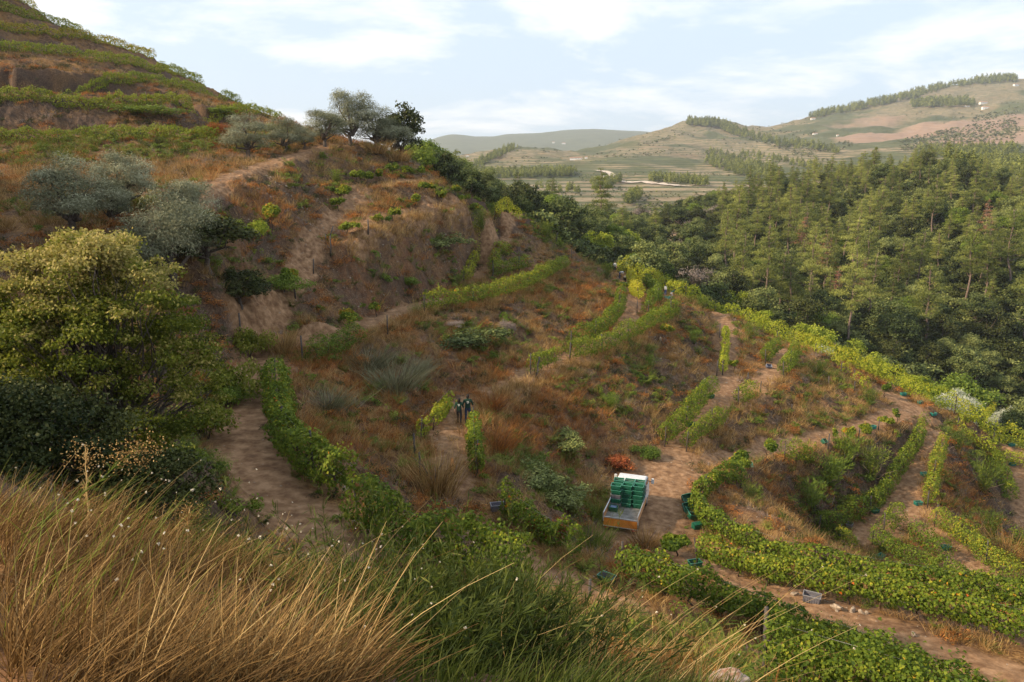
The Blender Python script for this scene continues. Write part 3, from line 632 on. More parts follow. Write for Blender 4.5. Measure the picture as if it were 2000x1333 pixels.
# ---------------------------------------------------------------- the vine rows
HL = 'terraced rows across the high left hill'
def hrow(label, z, pts, seed, **kw):
    pl = []
    for u, v in pts: q = P(u, v, z) + np.array([-.62, .78, 0])*.7; pl.append((q[0], q[1]))
    return vine_row(label, pl, seed, shift=.2, ht=1.25, w=.42, base=-.05, posts=9, sz=.85, hv=.2, dens=1.3, **kw)  # shift paints the hill leaves lighter, as if sunlit
hrow('lowest vine row of the high left hill, just above the olive trees', 6.0, [(-60,258),(60,258),(180,262),(385,258),(430,260)], 1)
hrow('short broken vine row ending beside the olives at the foot of the left hill', 6.0, [(470,262),(520,268),(578,274)], 2, gaps=.45)
hrow('second vine row up the left hill, above the long brown bank with green patches', 11.3, [(-60,178),(0,180),(175,184),(350,193),(490,217),(596,243)], 3)
hrow('third vine row up the left hill, reaching the skyline halfway down', 15.8, [(-60,124),(0,126),(175,138),(350,168),(473,197)], 4)
hrow('fourth vine row up the left hill, with yellowing tips', 20, [(-60,84),(0,86),(175,107),(315,130),(392,158)], 5)
hrow('fifth vine row up the left hill, near its upper slope', 24.5, [(-60,46),(0,48),(130,64),(250,92),(300,112)], 6)
hrow('sixth vine row up the left hill, thin and high', 29, [(-60,10),(0,15),(90,38),(160,60)], 7)
hrow('topmost vine row of the left hill, cut by the top edge of the photo', 33.5, [(-100,-30),(0,-22),(70,6)], 8)
vine_row('dark green vine row along the left gully track, tall end-on section', zl(-10, (538,765), (543,810), (556,868), (585,912), (625,950), (672,985)), 11, posts=4, w=.42)
vine_row('vine row below the left gully track, partly behind the green broom', zl(-10, (700,1030), (760,1072), (840,1108), (930,1140), (1030,1168)), 12, posts=5, w=.42)
vine_row('short leafy vine row on the spur just right of the left track', zl(-10, (608,708), (650,692), (703,670)), 13, posts=0, w=.45)
vine_row('long vine row crossing the middle of the spur on a thin stony edge', zl(-10, (828,612), (890,602), (960,590), (1012,572), (1050,556), (1105,524)), 14, posts=6)
vine_row('narrow vine row slanting up the middle path under the green bank', dl((906,558,75), (935,515,85), (965,474,94)), 15, m=M_VINEY, trunks=False, ht=1.3, w=.28)
vine_row('small vine row just above the long middle row', dl((962,552,78), (1000,541,81), (1034,530,84)), 16, trunks=False)
vine_row('short curved vine row beside the upper middle path', dl((964,534,80), (970,518,84), (992,505,88)), 17, trunks=False)
vine_row('leafy vines on the spur crest near the bare summit bank', dl((966,428,97), (992,436,101), (1016,452,103)), 18, m=M_VINEY, trunks=False, posts=4)
vine_row('vine row on the crest above the upper middle path', dl((1040,474,103), (1062,492,104), (1100,500,106)), 19, trunks=False, posts=4, gaps=.4)
vine_row('thick clipped vine row on the ridge skyline left of the pickers', dl((1085,476,114), (1140,500,114), (1196,522,113)), 20, m=M_VINEY, trunks=False, ht=1.9, w=.5)
vine_row('yellow-green ridge vine row running right from the two standing pickers', dl((1206,526,113), (1240,542,111), (1280,562,106), (1335,590,99)), 21, m=M_VINEY, trunks=False, ht=2, w=.5)
vine_row('ridge vine row between the pickers and the first lone post on the skyline', dl((1338,590,100), (1400,615,102), (1450,632,101), (1500,660,97), (1545,678,93)), 22, m=M_VINEY, trunks=False, ht=1.9, w=.5)
vine_row('bright yellow vine row on the ridge in front of the small silver tree', dl((1548,676,93), (1600,702,90), (1660,724,87), (1715,748,85)), 23, m=M_VINEY, trunks=False, ht=1.9, w=.5)
vine_row('yellow ridge vine row above the hairpin of the pale track', dl((1700,742,87), (1760,768,83), (1805,790,81), (1860,818,80)), 24, m=M_VINEY, trunks=False, ht=2.2, w=.6)
vine_row('ridge vine row below the big silver tree', dl((1862,822,79.5), (1930,852,79), (2000,885,80), (2100,925,82)), 25, m=M_VINEY, trunks=False, ht=2.0, w=.6)
vine_row('second vine row inside the ridge edge at the right border', dl((1868,848,76), (1920,880,76), (1960,905,76), (2020,940,76)), 26, m=M_VINEY, trunks=False, ht=1.5)
vine_row('low vine row inside the ridge, left of the hairpin', dl((1590,712,86), (1640,745,84), (1690,790,79)), 27, m=M_VINEY, trunks=False, gaps=.42, ht=1.3)
vine_row('upper vine row of the pickers terrace, against the bank', zl(-13.4, (1116,682), (1150,668), (1185,645), (1208,620), (1214,602)), 31)
vine_row('long sagging vine row on the outer edge of the pickers terrace', zl(-13.6, (1112,708), (1180,685), (1250,652), (1296,622), (1322,602)), 32)
vine_row('short vine row at the broken end of the pickers terrace', zl(-13.5, (1036,735), (1060,722), (1088,712)), 33, posts=6)
vine_row('short yellow-green vine row left of the two walking people', zl(-13.5, (822,862), (848,838), (880,800)), 34, m=M_VINEY, gaps=.3, ht=1.2, w=.26)
vine_row('narrow end-on vine row in front of the walking people', zl(-13.6, (924,842), (926,885), (931,937)), 35, posts=5.5, ht=1.3, w=.28)
vine_row('vine row behind the willowy stems, between the grey crate and the flatbed truck', zl(-13.8, (985,1015), (1035,1040), (1085,1062), (1128,1085)), 36, gaps=.15)
vine_row('yellow thin vine row beside the bending pickers', dl((1230,548,108), (1241,580,90), (1250,604,84)), 37, m=M_VINEY, shift=.2, ht=1.7, w=.3, trunks=False)
vine_row('inner vine row beside the crate pile of the far pickers', dl((1262,562,106), (1284,588,97), (1281,614,88), (1262,634,78)), 38, trunks=False, gaps=.2)
vine_row('vine row at the foot of the dark stony bank above the truck track', zl(-18, (1298,872), (1340,832), (1362,800), (1390,772)), 41)
vine_row('vine row across the track from the dark bank, right of the truck track', zl(-18.3, (1340,884), (1380,850), (1412,824)), 42)
vine_row('thin yellow strip of vines beside the upper track', dl((1411,738,71), (1415,700,78), (1417,662,86)), 43, m=M_VINEY, ht=1.3, w=.22, trunks=False)
vine_row('little vine row above the fork of the upper track', dl((1494,722,78), (1505,705,82), (1516,690,84)), 44, trunks=False)
vine_row('leafy vine row hanging over the fork of the track', zl(-18.7, (1530,738), (1545,712), (1553,694)), 45, trunks=False)
vine_row('short vine row on the ledge below the fork', zl(-18.5, (1442,795), (1470,778)), 46, trunks=False)
vine_row('vine row on the outer edge of the lower middle track, with bare stems', zl(-20.7, (1530,902), (1558,893), (1584,884)), 47, posts=4)
vine_row('hairpin vine row sweeping round from the tipped crates to the right border', zl(-18.3, (1450,925), (1405,945), (1370,975), (1362,1005), (1385,1045), (1440,1078), (1500,1104), (1600,1135), (1700,1154)) + zl(-17.8, (1800,1168), (1900,1184), (2010,1206), (2150,1240)), 51, w=.34, ht=1.35)
vine_row('full vine row with a few orange leaves behind the empty grey crate', zl(-17.6, (1362,1102), (1450,1130)) + zl(-17, (1550,1160)) + zl(-16.6, (1700,1188)) + zl(-16.2, (1850,1222)) + zl(-16, (2000,1262), (2150,1310)), 52, w=.36, ht=1.55, shift=.0, base=.55)
vine_row('vine row on the near side of the track, starting beside the full green crate', zl(-14.6, (1215,1120), (1260,1143), (1330,1170), (1400,1195), (1500,1236), (1640,1292), (1800,1360)), 53, w=.38, ht=1.45, base=.5)
vine_row('nearest vine row with large leaves, at the bottom edge right of the rag', [(4.75,11.9), (6.0,11.2), (7.4,10.2), (8.6,9.2), (10,8)], 54, w=.55, ht=1.5, base=.1, posts=5, dens=1.1, sz=.72)
vine_row('vine row under the fern bank beside the lower track', zl(-25.4, (1597,1048), (1640,1032), (1688,1008)), 61, trunks=False)
vine_row('long thin vine row climbing beside the lower track to the hairpin', zl(-25.1, (1700,1000), (1742,952)) + zl(-24.4, (1782,888), (1800,858)), 62, trunks=False, w=.3)
vine_row('short end-on vine row in the hollow of the lower track', zl(-25.5, (1638,1062), (1650,1078), (1666,1096)), 63, trunks=False)
vine_row('long vine row below the lower track, beside its small crate', zl(-25.5, (1703,1065), (1750,1096), (1840,1136), (1950,1176), (2060,1216)), 64, trunks=False, w=.42, dens=1.3)
vine_row('stub of vine row at the fork of the lower track', zl(-25.4, (1726,1044), (1756,1022)), 65, trunks=False)
vine_row('sparse vine row between the two branches of the lower track', zl(-25.5, (1784,1058), (1812,1080), (1842,1104)), 66, trunks=False, w=.4)
vine_row('vine row under the yellow grass bank at the far right', zl(-25.5, (1824,1030), (1880,1066), (1930,1110), (1990,1150)), 67, trunks=False, w=.42)
vine_row('thin vine row on the outer edge of the lower track, right side', zl(-24.9, (1812,985), (1822,942)) + zl(-24.3, (1832,902), (1842,876)), 68, trunks=False, w=.28)
vine_row('vine row at the foot of the rightmost bank beside the last track', zl(-28.4, (1932,895), (1958,935)) + zl(-29.5, (1972,985)), 69, trunks=False)
vine_row('last vine row at the right border, low beside the dark track', zl(-30.6, (1978,1080), (2000,1120), (2040,1160)), 70, trunks=False)
# the valley vineyard behind the silver trees
for i, (u0, u1) in enumerate([(1800,1835), (1835,1880), (1870,1915), (1905,1950), (1940,1985), (1975,2030)]):
    a = D(u0-10, 835, 128); b = D(u1-2, 768, 150)
    vine_row(['leftmost faint row of the small valley vineyard', 'second row of the small valley vineyard from the left', 'third row of the small valley vineyard from the left', 'fourth row of the small valley vineyard from the left', 'fifth row of the small valley vineyard from the left', 'rightmost row of the small valley vineyard'][i], [tuple(a[:2]), tuple(b[:2])], 80+i, m=M_VINEY, trunks=False, posts=0, ht=1.3, w=.3)
# single vines
SV = [('bushy green vine in the bend of the left track', 547,628,-10,None,1.3,1.9), ('round little vine on the dry grass strip', 735,626,None,56,.9,1.1), ('pair of leafy vines leaning at the left end of the grass strip', 682,640,None,51,1.2,1.3),
 ('vine beside the dark fallen post on the upper left path', 560,520,None,50,1.2,1.3), ('small vine at the top of the upper left path', 668,395,None,68,1.2,1.4), ('yellow-green vine by the upper path, left of the stone wall', 660,408,None,66,1.1,1.2),
 ('low vine on the lip of the brown bluff', 679,472,None,60,1.3,1.0), ('second vine from the left on the bluff edge', 747,440,None,65,1.2,1.2), ('third vine from the left on the bluff edge', 768,430,None,67,1,1.2),
 ('vine on the bluff edge with red stem leaves', 812,412,None,74,1.1,1.2), ('vine near the middle of the bluff edge', 835,406,None,77,1.1,1.3), ('bright vine right of the middle of the bluff edge', 862,402,None,79,1.1,1.2), ('twin vine towards the right of the bluff edge', 890,398,None,82,1.2,1.2), ('last vine on the bluff edge before the dry grass tuft', 915,398,None,84,1.2,1.2),
 ('leftmost vine of the topmost terrace', 697,378,None,74,1.1,1.3), ('second vine of the topmost terrace', 718,372,None,76,1,1.3), ('vine with orange leaves on the topmost terrace', 742,368,None,78,1,1.2), ('middle vine of the topmost terrace', 768,366,None,80,.9,1.3), ('thin vine right of the middle on the topmost terrace', 795,364,None,82,.9,1.3), ('vine near the right end of the topmost terrace', 825,364,None,83,1,1.3),
 ('broad vine clump beside the dark oaks on the crest', 905,404,None,92,1.6,1.2), ('vine clump nearest the summit oaks', 930,406,None,93,1.5,1.2),
 ('dark rounded vine standing above the green crates lying on the truck side', 1440,918,-19,None,1.3,1.6), ('narrow vine alone on the dirt shelf', 1497,906,-20.1,None,1.1,1.6), ('slim sapling vine on the lower middle track edge', 1628,872,-21.4,None,.4,1.2), ('round vine left of the post on the lower middle track', 1655,866,-21.6,None,1,1.4),
 ('round vine right of the post, beside a crate', 1691,852,-21.9,None,1.1,1.4), ('thin yellowish vine near the pale hairpin', 1733,838,-22.3,None,1,1.2), ('last small vine before the hairpin', 1752,832,-22.5,None,.7,1.3), ('dark vine at the upper corner of the pale hairpin', 1725,790,None,79,.8,1.6),
 ('yellow vine at the middle row end near the small fork posts', 1433,730,None,73,.7,1.2), ('lonely green vine beside the upper track of the bending pickers', 1214,568,None,95,.9,1.4), ('leafy vine below the crates of the far pickers', 1300,640,-13.7,None,1.1,1.4), ('green vine clump right of the truck under the hairpin row', 1322,1080,-17.8,None,1.3,1.0)]
for i, (lb, u, v, z, t_, s, h) in enumerate(SV): vine(lb, u, v, z, t_, 1000+i*3, s, h)
# ---------------------------------------------------------------- scattering (only for what nobody could count)
def scatter(name, meshes, pts, scl, seed, label, cat, tilt=.12, yaw=None):
    pts = np.asarray(pts, np.float32); n = len(pts); g = rg(seed)
    me = bpy.data.meshes.new(name); me.vertices.add(n); me.vertices.foreach_set('co', pts.ravel())
    ro = np.stack([g.normal(size=n)*tilt, g.normal(size=n)*tilt, g.random(n)*6.283 if yaw is None else yaw + g.normal(size=n)*.4], 1).astype(np.float32)
    a = me.attributes.new('rot', 'FLOAT_VECTOR', 'POINT'); a.data.foreach_set('vector', ro.ravel())
    a = me.attributes.new('scl', 'FLOAT', 'POINT'); a.data.foreach_set('value', np.asarray(scl, np.float32)*np.ones(n, np.float32))
    a = me.attributes.new('idx', 'INT', 'POINT'); a.data.foreach_set('value', g.integers(0, len(meshes), n).astype(np.int32))
    o = link(name, me, label=label, cat=cat, kind='stuff')
    ng = bpy.data.node_groups.new(name, 'GeometryNodeTree'); ng.interface.new_socket('Geometry', in_out='INPUT', socket_type='NodeSocketGeometry'); ng.interface.new_socket('Geometry', in_out='OUTPUT', socket_type='NodeSocketGeometry')
    gi = ng.nodes.new('NodeGroupInput'); go = ng.nodes.new('NodeGroupOutput'); jn = ng.nodes.new('GeometryNodeJoinGeometry')
    def na(nm, ty): x = ng.nodes.new('GeometryNodeInputNamedAttribute'); x.data_type = ty; x.inputs[0].default_value = nm; return x.outputs[0]
    for i, mm in enumerate(meshes):
        so_ = bpy.data.objects.new(name+'_source', mm); oi = ng.nodes.new('GeometryNodeObjectInfo'); oi.inputs['Object'].default_value = so_; oi.inputs['As Instance'].default_value = True
        ip = ng.nodes.new('GeometryNodeInstanceOnPoints'); cp = ng.nodes.new('FunctionNodeCompare'); cp.data_type = 'INT'; cp.operation = 'EQUAL'
        ng.links.new(na('idx', 'INT'), cp.inputs[2]); cp.inputs[3].default_value = i
        ng.links.new(gi.outputs[0], ip.inputs['Points']); ng.links.new(cp.outputs[0], ip.inputs['Selection']); ng.links.new(oi.outputs['Geometry'], ip.inputs['Instance'])
        ng.links.new(na('rot', 'FLOAT_VECTOR'), ip.inputs['Rotation']); ng.links.new(na('scl', 'FLOAT'), ip.inputs['Scale']); ng.links.new(ip.outputs[0], jn.inputs[0])
    ng.links.new(jn.outputs[0], go.inputs[0]); md = o.modifiers.new('scatter', 'NODES'); md.node_group = ng; return o
def blades(n, h, spread, width, seed, m, lean=.35, bend=.3, seg=3, name='tuft', lv0=.5, lean_dir=None):
    g = rg(seed); b = g.normal(size=(n,2))*spread*.35; a = g.random(n)*6.283; hh = h*(.55+.6*g.random(n)); out_ = unit(b + g.normal(size=(n,2))*.15); 
    ln = lean*(.3+g.random(n)); vs = []; 
    for i in range(seg+1):
        f = i/seg; off = out_*(ln*f + bend*f*f*g.random(n))[:,None]*hh[:,None]
        if lean_dir is not None: off = off + np.array(lean_dir)*(f**1.5*hh)[:,None]
        z = hh*f*(1-.12*f); c = np.stack([b[:,0]+off[:,0], b[:,1]+off[:,1], z], 1); w = width*(1-f*.85)
        s = np.stack([np.cos(a), np.sin(a), 0*a], 1)*w; vs += [c-s, c+s]
    v = np.stack(vs, 1).reshape(-1,3); k = 2*(seg+1); base = (np.arange(n)*k)[:,None]
    f = np.concatenate([base + np.array([[2*i, 2*i+1, 2*i+3, 2*i+2]]) for i in range(seg)])
    return npmesh(name, v, f, {'lv': np.repeat(np.clip(lv0+g.normal(size=n)*.25, 0, 1), k)}, False, m)
def leafy(cl, n, size, tm, seed, m, name='shrub_leaves', **kw):
    v, f, l = crown(cl, n, size, tm, seed, **kw); return npmesh(name, v, f, {'lv': l}, False, m)
def shrub_cl(g, n=9, r=.6, h=.7): return [(g.normal()*r*.5, g.normal()*r*.5, h*(.2+.55*g.random()), r*(.35+.3*g.random()), h*.32) for _ in range(n)]

# ---------------------------------------------------------------- shrubs as single things
SHR = {}
def shrub(label, u, v, size, m, seed, z=None, t_=None, cat='shrub', style='leaf', group=None, h=1.0, name='shrub'):
    p = G(u, v) if (z is None and t_ is None) else (P(u, v, z) if z is not None else D(u, v, t_))
    if p is None: return
    x, y = p[:2]; e = bpy.data.objects.new(name, None); COL.objects.link(e); e.location = (x, y, hz(x, y)-.05); e.rotation_euler = (0,0,seed*1.7); e.scale = (size, size, size*h); tag(e, label, cat, group)
    k = (style, m.name, seed % 3)
    if k not in SHR:
        g = rg(seed+500)
        if style == 'leaf': fm = leafy(shrub_cl(g, 14, 1.0, 1.25), 2600, .12, 'q', seed, m, fill=.6)
        elif style == 'fine': fm = leafy(shrub_cl(g, 12, 1.0, 1.2), 4200, .14, 'n', seed, m, fill=.8, spread=1.0)
        elif style == 'stalk': fm = blades(420, 1.25, .9, .012, seed, m, .55, .35, 3, 'stalks')
        elif style == 'plume': 
            b = [leafcloud((np.array([[0,0,0.]])+np.linspace(0,1,26)[:,None]*np.array([[math.cos(a)*.75*r_, math.sin(a)*.75*r_, 1.3]]) + g.normal(size=(26,3))*.06), g.normal(size=(26,3)), .20, np.clip(.5+g.normal(size=26)*.2,0,1), 's', seed+i, .6, .1, along=np.tile([[math.cos(a)*.5, math.sin(a)*.5, 1.0]], (26,1))) for i, (a, r_) in enumerate(zip(g.random(46)*6.283, g.random(46)))]
            v_, f_, l_ = merge(b); fm = npmesh('plumes', v_, f_, {'lv': l_}, False, m)
        parts = [tube(bent((0,0,-.1), (g.normal()*.45, g.normal()*.45, .5+.35*g.random()), g, .08, 4), [.025,.02,.014,.008], 4) for _ in range(7)]
        v_, f_, l_ = merge(parts); SHR[k] = (fm, npmesh('stems', v_, f_, None, False, M_BARK))
    link('foliage', SHR[k][0], e); link('stems', SHR[k][1], e); return e

# ---------------------------------------------------------------- trees near and far
OG = 'olive trees along the crest track'
def T3(u, v, t_): p = D(u, v, t_); return p[0], p[1]
for i, (u, v, t_, s, lb, k) in enumerate([(488,338,72,1.2,'round grey olive tree alone beside the pale crest track','olive'), (555,318,75,1.1,'olive tree behind and right of the round lone olive','olive'), (592,306,78,.7,'small pale olive at the track edge','olive'), (632,295,81,1.25,'bushy olive in front of the tall crest olives','olive'),
    (690,290,85,1.5,'tallest airy olive tree on the crest','olive'), (735,295,87,1.5,'olive tree right of the tallest crest olive','olive'), (770,298,90,1.35,'olive at the end of the crest group, above the dry grass','olive'), (786,330,92,1.15,'dark narrow olive standing lowest at the end of the crest group','dark'),
    (140,440,41,1.1,'dense silvery olive tree behind the yellow-green bush, left one','olive'), (215,430,43,.7,'low olive between the two larger olives on the left','olive'), (322,445,40,1.25,'large silvery olive with a high tip, left of the pale track','olive'), (375,405,46,.9,'small olive spreading towards the pale track','olive'), (255,430,46,1.0,'half-hidden olive behind the left olives','olive')]):
    x, y = T3(u, v, t_); tree('olive_tree', k, x, y, s, lb, 'olive tree', OG, i+1, M_OLIVE if i != 7 else M_DARK, nvar=4 if k == 'olive' else 4, sz=s*(1.1 if i in (4,7,10) else 1.0 if i > 7 else .85))

x, y = T3(405,520,43); tree('evergreen_tree', 'dark', x, y, .95, 'dark green ivy-like thicket below the silvery olives', 'tree', None, 5, None, sz=.55)
x, y = T3(462,500,44); tree('evergreen_tree', 'dark', x, y, .6, 'low dark thicket right of the larger ivy-like thicket', 'tree', None, 7, None, sz=.4)
# trees rising behind the crest, from the olives down to the valley
CR = 'dark trees rising behind the crest of the spur'
for i, (u, v, t_, s, k, m) in enumerate([(812,372,108,1.25,'oak',M_BRIGHT),(838,385,112,1.3,'oak',M_OAK),(862,395,112,1.35,'dark',None),(842,360,125,1.3,'oak',M_BRIGHT),(886,405,112,1.1,'dark',None),(912,415,110,1.15,'oak',None),(935,418,112,.95,'dark',None),(958,424,114,.8,'oak',None),(985,432,120,.9,'dark',None),(1012,440,124,.9,'oak',None),(1040,452,130,.9,'dark',None),(800,350,118,1.1,'dark',None),(880,372,130,1.2,'oak',None),(905,392,132,1.1,'dark',None)]):
    x, y = T3(u, v, t_); tree('oak_tree', k, x, y, s, ['bright green oak just right of the last olive','green oak rising behind the dry summit bank','tall dark oak behind the second terrace','lighter oak behind the first green oak','dark evergreen oak above the bluff edge vines','rounded oak above the bluff edge vines','small dark oak behind the crest vines','little oak at the right end of the crest row','dark oak where the crest falls to the valley','oak lower down the crest towards the lone pine','dark oak left of the lone valley pine','dark oak squeezed behind the last olive','oak in the second rank behind the crest','dark oak in the second rank behind the crest'][i], 'oak tree', CR, 20+i, m, z=float(D(u, v, t_)[2])-.5)
x, y = T3(1078,432,215); tree('pine_tree', 'pine', x, y, 1.0, 'lone light green pine in the valley in front of the pale fields', 'pine tree', None, 2)
def fit(u, vt, ht, t0, t1):       # distance at which a tree of this height tops out on that sight line
    best = None
    for t_ in np.arange(t0, t1, 1.0):
        p = D(u, vt, t_); e_ = abs(hz(p[0], p[1]) + ht - p[2])
        if best is None or e_ < best[0]: best = (e_, t_)
    p = D(u, vt, best[1]); return p[0], p[1]
for i, (u, vt, t0, ht, s, lb) in enumerate([(1612,664,92,5.5,1.05,'small silver-leaved tree just behind the yellow vine ridge'), (1864,752,84,6.3,1.35,'large silver-leaved tree behind the ridge vines'), (1975,788,84,6.3,1.35,'silver-leaved tree at the right border below the small vineyard')]):
    x, y = fit(u, vt, ht, t0, t0+34); tree('silver_tree', 'silver', x, y, s, lb, 'tree', 'silver-leaved trees behind the ridge', 60+i, nvar=3, sz=ht/4.6)
for i, (u, vt, t0, t1, ht, s, lb) in enumerate([(1590,606,108,135,8,1.35,'bright yellow-green spreading tree above the small silver tree'), (1668,632,108,135,7,1.15,'yellow-green tree right of the spreading one'), (1715,668,104,130,6.5,1.0,'yellow-green tree with drooping sprays near the ridge vines'), (1226,445,150,210,7,1.2,'bright yellow-green round tree in the middle of the valley oaks'), (1166,448,150,210,6.5,1.1,'yellow-green round tree left of the brightest one'), (1490,600,118,150,6,.9,'pale green small tree above the ridge'), (1790,700,104,130,6,1.0,'low yellow-green tree behind the ridge left of the big silver tree'), (1440,560,125,160,7,1.1,'light green rounded tree behind the ridge vines of the upper track')]):
    x, y = fit(u, vt, ht, t0, t1); tree('yellow_green_tree', 'yellow', x, y, s, lb, 'tree', 'yellow-green trees among the dark wood', 70+i, nvar=3, sz=ht/6.3); YG = globals().setdefault('YG', []); YG.append((x, y))
WP, WO, WD = 'pines of the wooded slope on the right', 'round oaks of the valley and wooded slope', 'dead brown pines in the wood'
for i, (u, v, t_, s, lb) in enumerate([(1566,452,215,1.15,'reddish dead pine high in the wood, left one'), (1620,492,195,1.2,'reddish dead pine high in the wood, right of the first'), (1640,545,175,.9,'thin dead pine below the two reddish ones'), (1690,520,185,.9,'grey-brown dying pine in the middle of the wood'), (1928,440,200,1.1,'pale brown dead pine high at the right of the wood')]):
    x, y = T3(u, v, t_); tree('dead_pine', 'dead', x, y, s, lb, 'dead tree', WD, 90+i, nvar=3)
for i, (u, v, t_, s) in enumerate([(1372,425,268,1.35),(1400,420,275,1.2),(1350,440,262,.9)]):
    x, y = T3(u, v, t_); tree('bare_tree', 'bare', x, y, s, ['large half-bare brown tree at the upper left of the wood','brown half-bare tree beside the largest half-bare one','smallest half-bare tree at the left edge of the wood'][i], 'tree', 'half-bare brown trees', 96+i, nvar=2)
g = rg(5); npi = nok = 0; WOODPTS = []; cand = []
for X in np.arange(-70, 290, 7.9):
    for Yy in np.arange(70, 440, 7.9):
        x = X + g.normal()*2.1; y = Yy + g.normal()*2.1; r = math.hypot(x, y)
        if r < 116 or r > 420: continue
        q = np.array([x, y, 0.]); q[2] = hz(x, y); u, v, dep = proj(q)
        if u < 830 or u > 2080 or v > 900 or v < 300: continue
        if r < 190 and u < 1000: continue
        if u < 1330 and r > 330: continue
        if 1180 > u and r > 240: continue
        if 1290 < u < 1345 and 455 < v < 600 and g.random() < .85: continue      # the bare track through the valley
        if 1770 < u < 2100 and 745 < v < 860 and r < 175: continue               # the small vineyard
        if r < 175 and u > 1430 and v > 690 and g.random() < .5: continue
        if any(math.atan2(x, y) - math.atan2(a_, b_) < .03 and math.atan2(x, y) - math.atan2(a_, b_) > -.03 and r < math.hypot(a_, b_) + 3 and r > math.hypot(a_, b_) - 40 for a_, b_ in YG): continue
        # hidden behind the crest of the wood or behind the spur: nothing of it shows
        tp = proj(q + np.array([0, 0, 11.])); gg_ = G(tp[0], tp[1])
        if gg_ is not None and gg_[1] < y - 26 : continue
        WOODPTS.append((x, y, q[2])); cand.append((x, y, q[2], u, v, r, tp[1]))
KP, KO = [], []
for c in cand:
    x, y, z, u, v, r, vt = c; crest = u > 1330 and v < 395
    pine = (u > 1400 and v < 700 and g.random() < (.68 if v < 640 else .22)) or (crest and g.random() < .7) or (u < 1400 and g.random() < .06)
    (KP if pine else KO).append(c)
def where(u, v):
    return ('on its upper skyline edge' if v < 390 else 'high on the slope' if v < 450 else 'in the middle of the slope' if v < 540 else 'low on the slope') + (', far left' if u < 1450 else ', left of centre' if u < 1620 else ', right of centre' if u < 1820 else ', near the right border')
def wherev(u, v):
    return ('in the valley, left part' if u < 1150 else 'in the valley, middle part' if u < 1300 else 'beside the valley track' if u < 1450 else 'at the foot of the pine slope' if u < 1750 else 'under the pines by the right border') + (', back' if v < 470 else ', front' if v > 580 else '')
KP.sort(key=lambda c: c[5]); KO.sort(key=lambda c: c[5])
for c in KP[:290]:
    npi += 1; x, y, z, u, v, r, vt = c; s = (.62+.95*g.random()**1.3)*(.85 if r < 170 else 1)*((.52 if u > 1720 else .68) if v < 430 else .85 if v < 480 else 1)
    w = where(u, v).replace('in the middle of the slope', 'mid-slope').replace('on its upper skyline edge', 'on the skyline'); big = s > 1.18; lb = ('tall broad' if big else 'slim') + ' green pine of the wood, ' + w
    tree('pine_tree', 'pine', x, y, s, lb, 'pine tree', ('tall broad' if big else 'slim') + ' pines of the wood, ' + w, 200+npi*7, None, z=z, nvar=6)
for c in KO[:290]:
    nok += 1; x, y, z, u, v, r, vt = c; s = .85+.75*g.random(); w = wherev(u, v)
    k = 'dark' if g.random() < .3 else ('bare' if g.random() < .04 else 'oak'); pale = k == 'oak' and g.random() < .16; kw = {'dark':'dark green', 'bare':'greyish half-bare', 'oak':'bright green' if pale else 'rounded olive-green'}[k]
    tree('oak_tree', k, x, y, s, kw + ' oak ' + w, 'oak tree', kw + ' oaks ' + w, 200+nok*7, M_BRIGHT if pale else None, z=z, nvar=5 if k != 'bare' else 2)
print(len(KP), len(KO))
print('woods', npi, nok)
# undergrowth between the trunks
ug = rg(19); ua = R(-6) + ug.random(16000)*R(46); ur = 112 + ug.random(16000)**.8*290; ux, uy = np.sin(ua)*ur, np.cos(ua)*ur; uz = H(ux, uy); uu_, uv_, _d = proj(np.stack([ux, uy, uz], 1)); uk = (uu_ > 850) & (uu_ < 2080) & (uv_ > 300) & (uv_ < 900) & ~((uu_ > 1270) & (uu_ < 1345) & (uv_ > 430) & (uv_ < 600)) & ~((uu_ > 1780) & (uu_ < 2100) & (uv_ > 750) & (uv_ < 850) & (ur < 175)) & ~((uu_ < 1330) & (ur > 330))
wp = np.array(WOODPTS); wp = np.repeat(wp, 2, 0); gg = rg(9); wp[:,:2] += gg.normal(size=(len(wp),2))*3.2; wp[:,2] = H(wp[:,0], wp[:,1])
um = [leafy(shrub_cl(rg(i), 10, 1.6, 2.2), 420, .42, 'q', i, m) for i, m in enumerate([M_OAK, M_DARK, M_OAK, M_DARK])]
wp = np.concatenate([wp, np.stack([ux, uy, uz], 1)[uk]]); scatter('undergrowth', um, wp, .7+.8*gg.random(len(wp)), 10, 'dense green undergrowth between the trunks of the valley wood', 'undergrowth')
# ---------------------------------------------------------------- far woods and olive groves (far too many and small to count)
FM = [leafy([(0,0,5,2.6,3.4),(.8,.5,8,1.9,2.5),(-.6,.4,3.5,2.6,2.2),(.2,-.6,10.5,1.2,2.0)], 260, 1.1, 'q', i, M_PINE, 'far_tree') for i in range(3)]
FO = [leafy([(0,0,2,2.2,1.6),(.9,.4,2.6,1.3,1.2),(-.9,-.3,2.2,1.3,1.2)], 90, 1.0, 'q', i, m, 'far_bush') for i, m in enumerate([M_OLIVE, M_DARK, M_OAK])]
def band(pix, n, seed, wv=4, tmin=300):
    g = rg(seed); pix = np.array(pix, float); seg = np.linalg.norm(np.diff(pix[:,:2], axis=0), axis=1); cum = np.concatenate([[0], np.cumsum(seg)]); o = []
    for _ in range(n):
        s = g.random()*cum[-1]; u = np.interp(s, cum, pix[:,0]); v = np.interp(s, cum, pix[:,1]); w = np.interp(s, cum, pix[:,2]) if pix.shape[1] > 2 else wv
        q = G(u + g.normal()*3, v + (g.random()-.5)*2*w, tmin)
        if q is not None and np.hypot(q[0], q[1]) > tmin: o.append(q)
    return o
fw = []
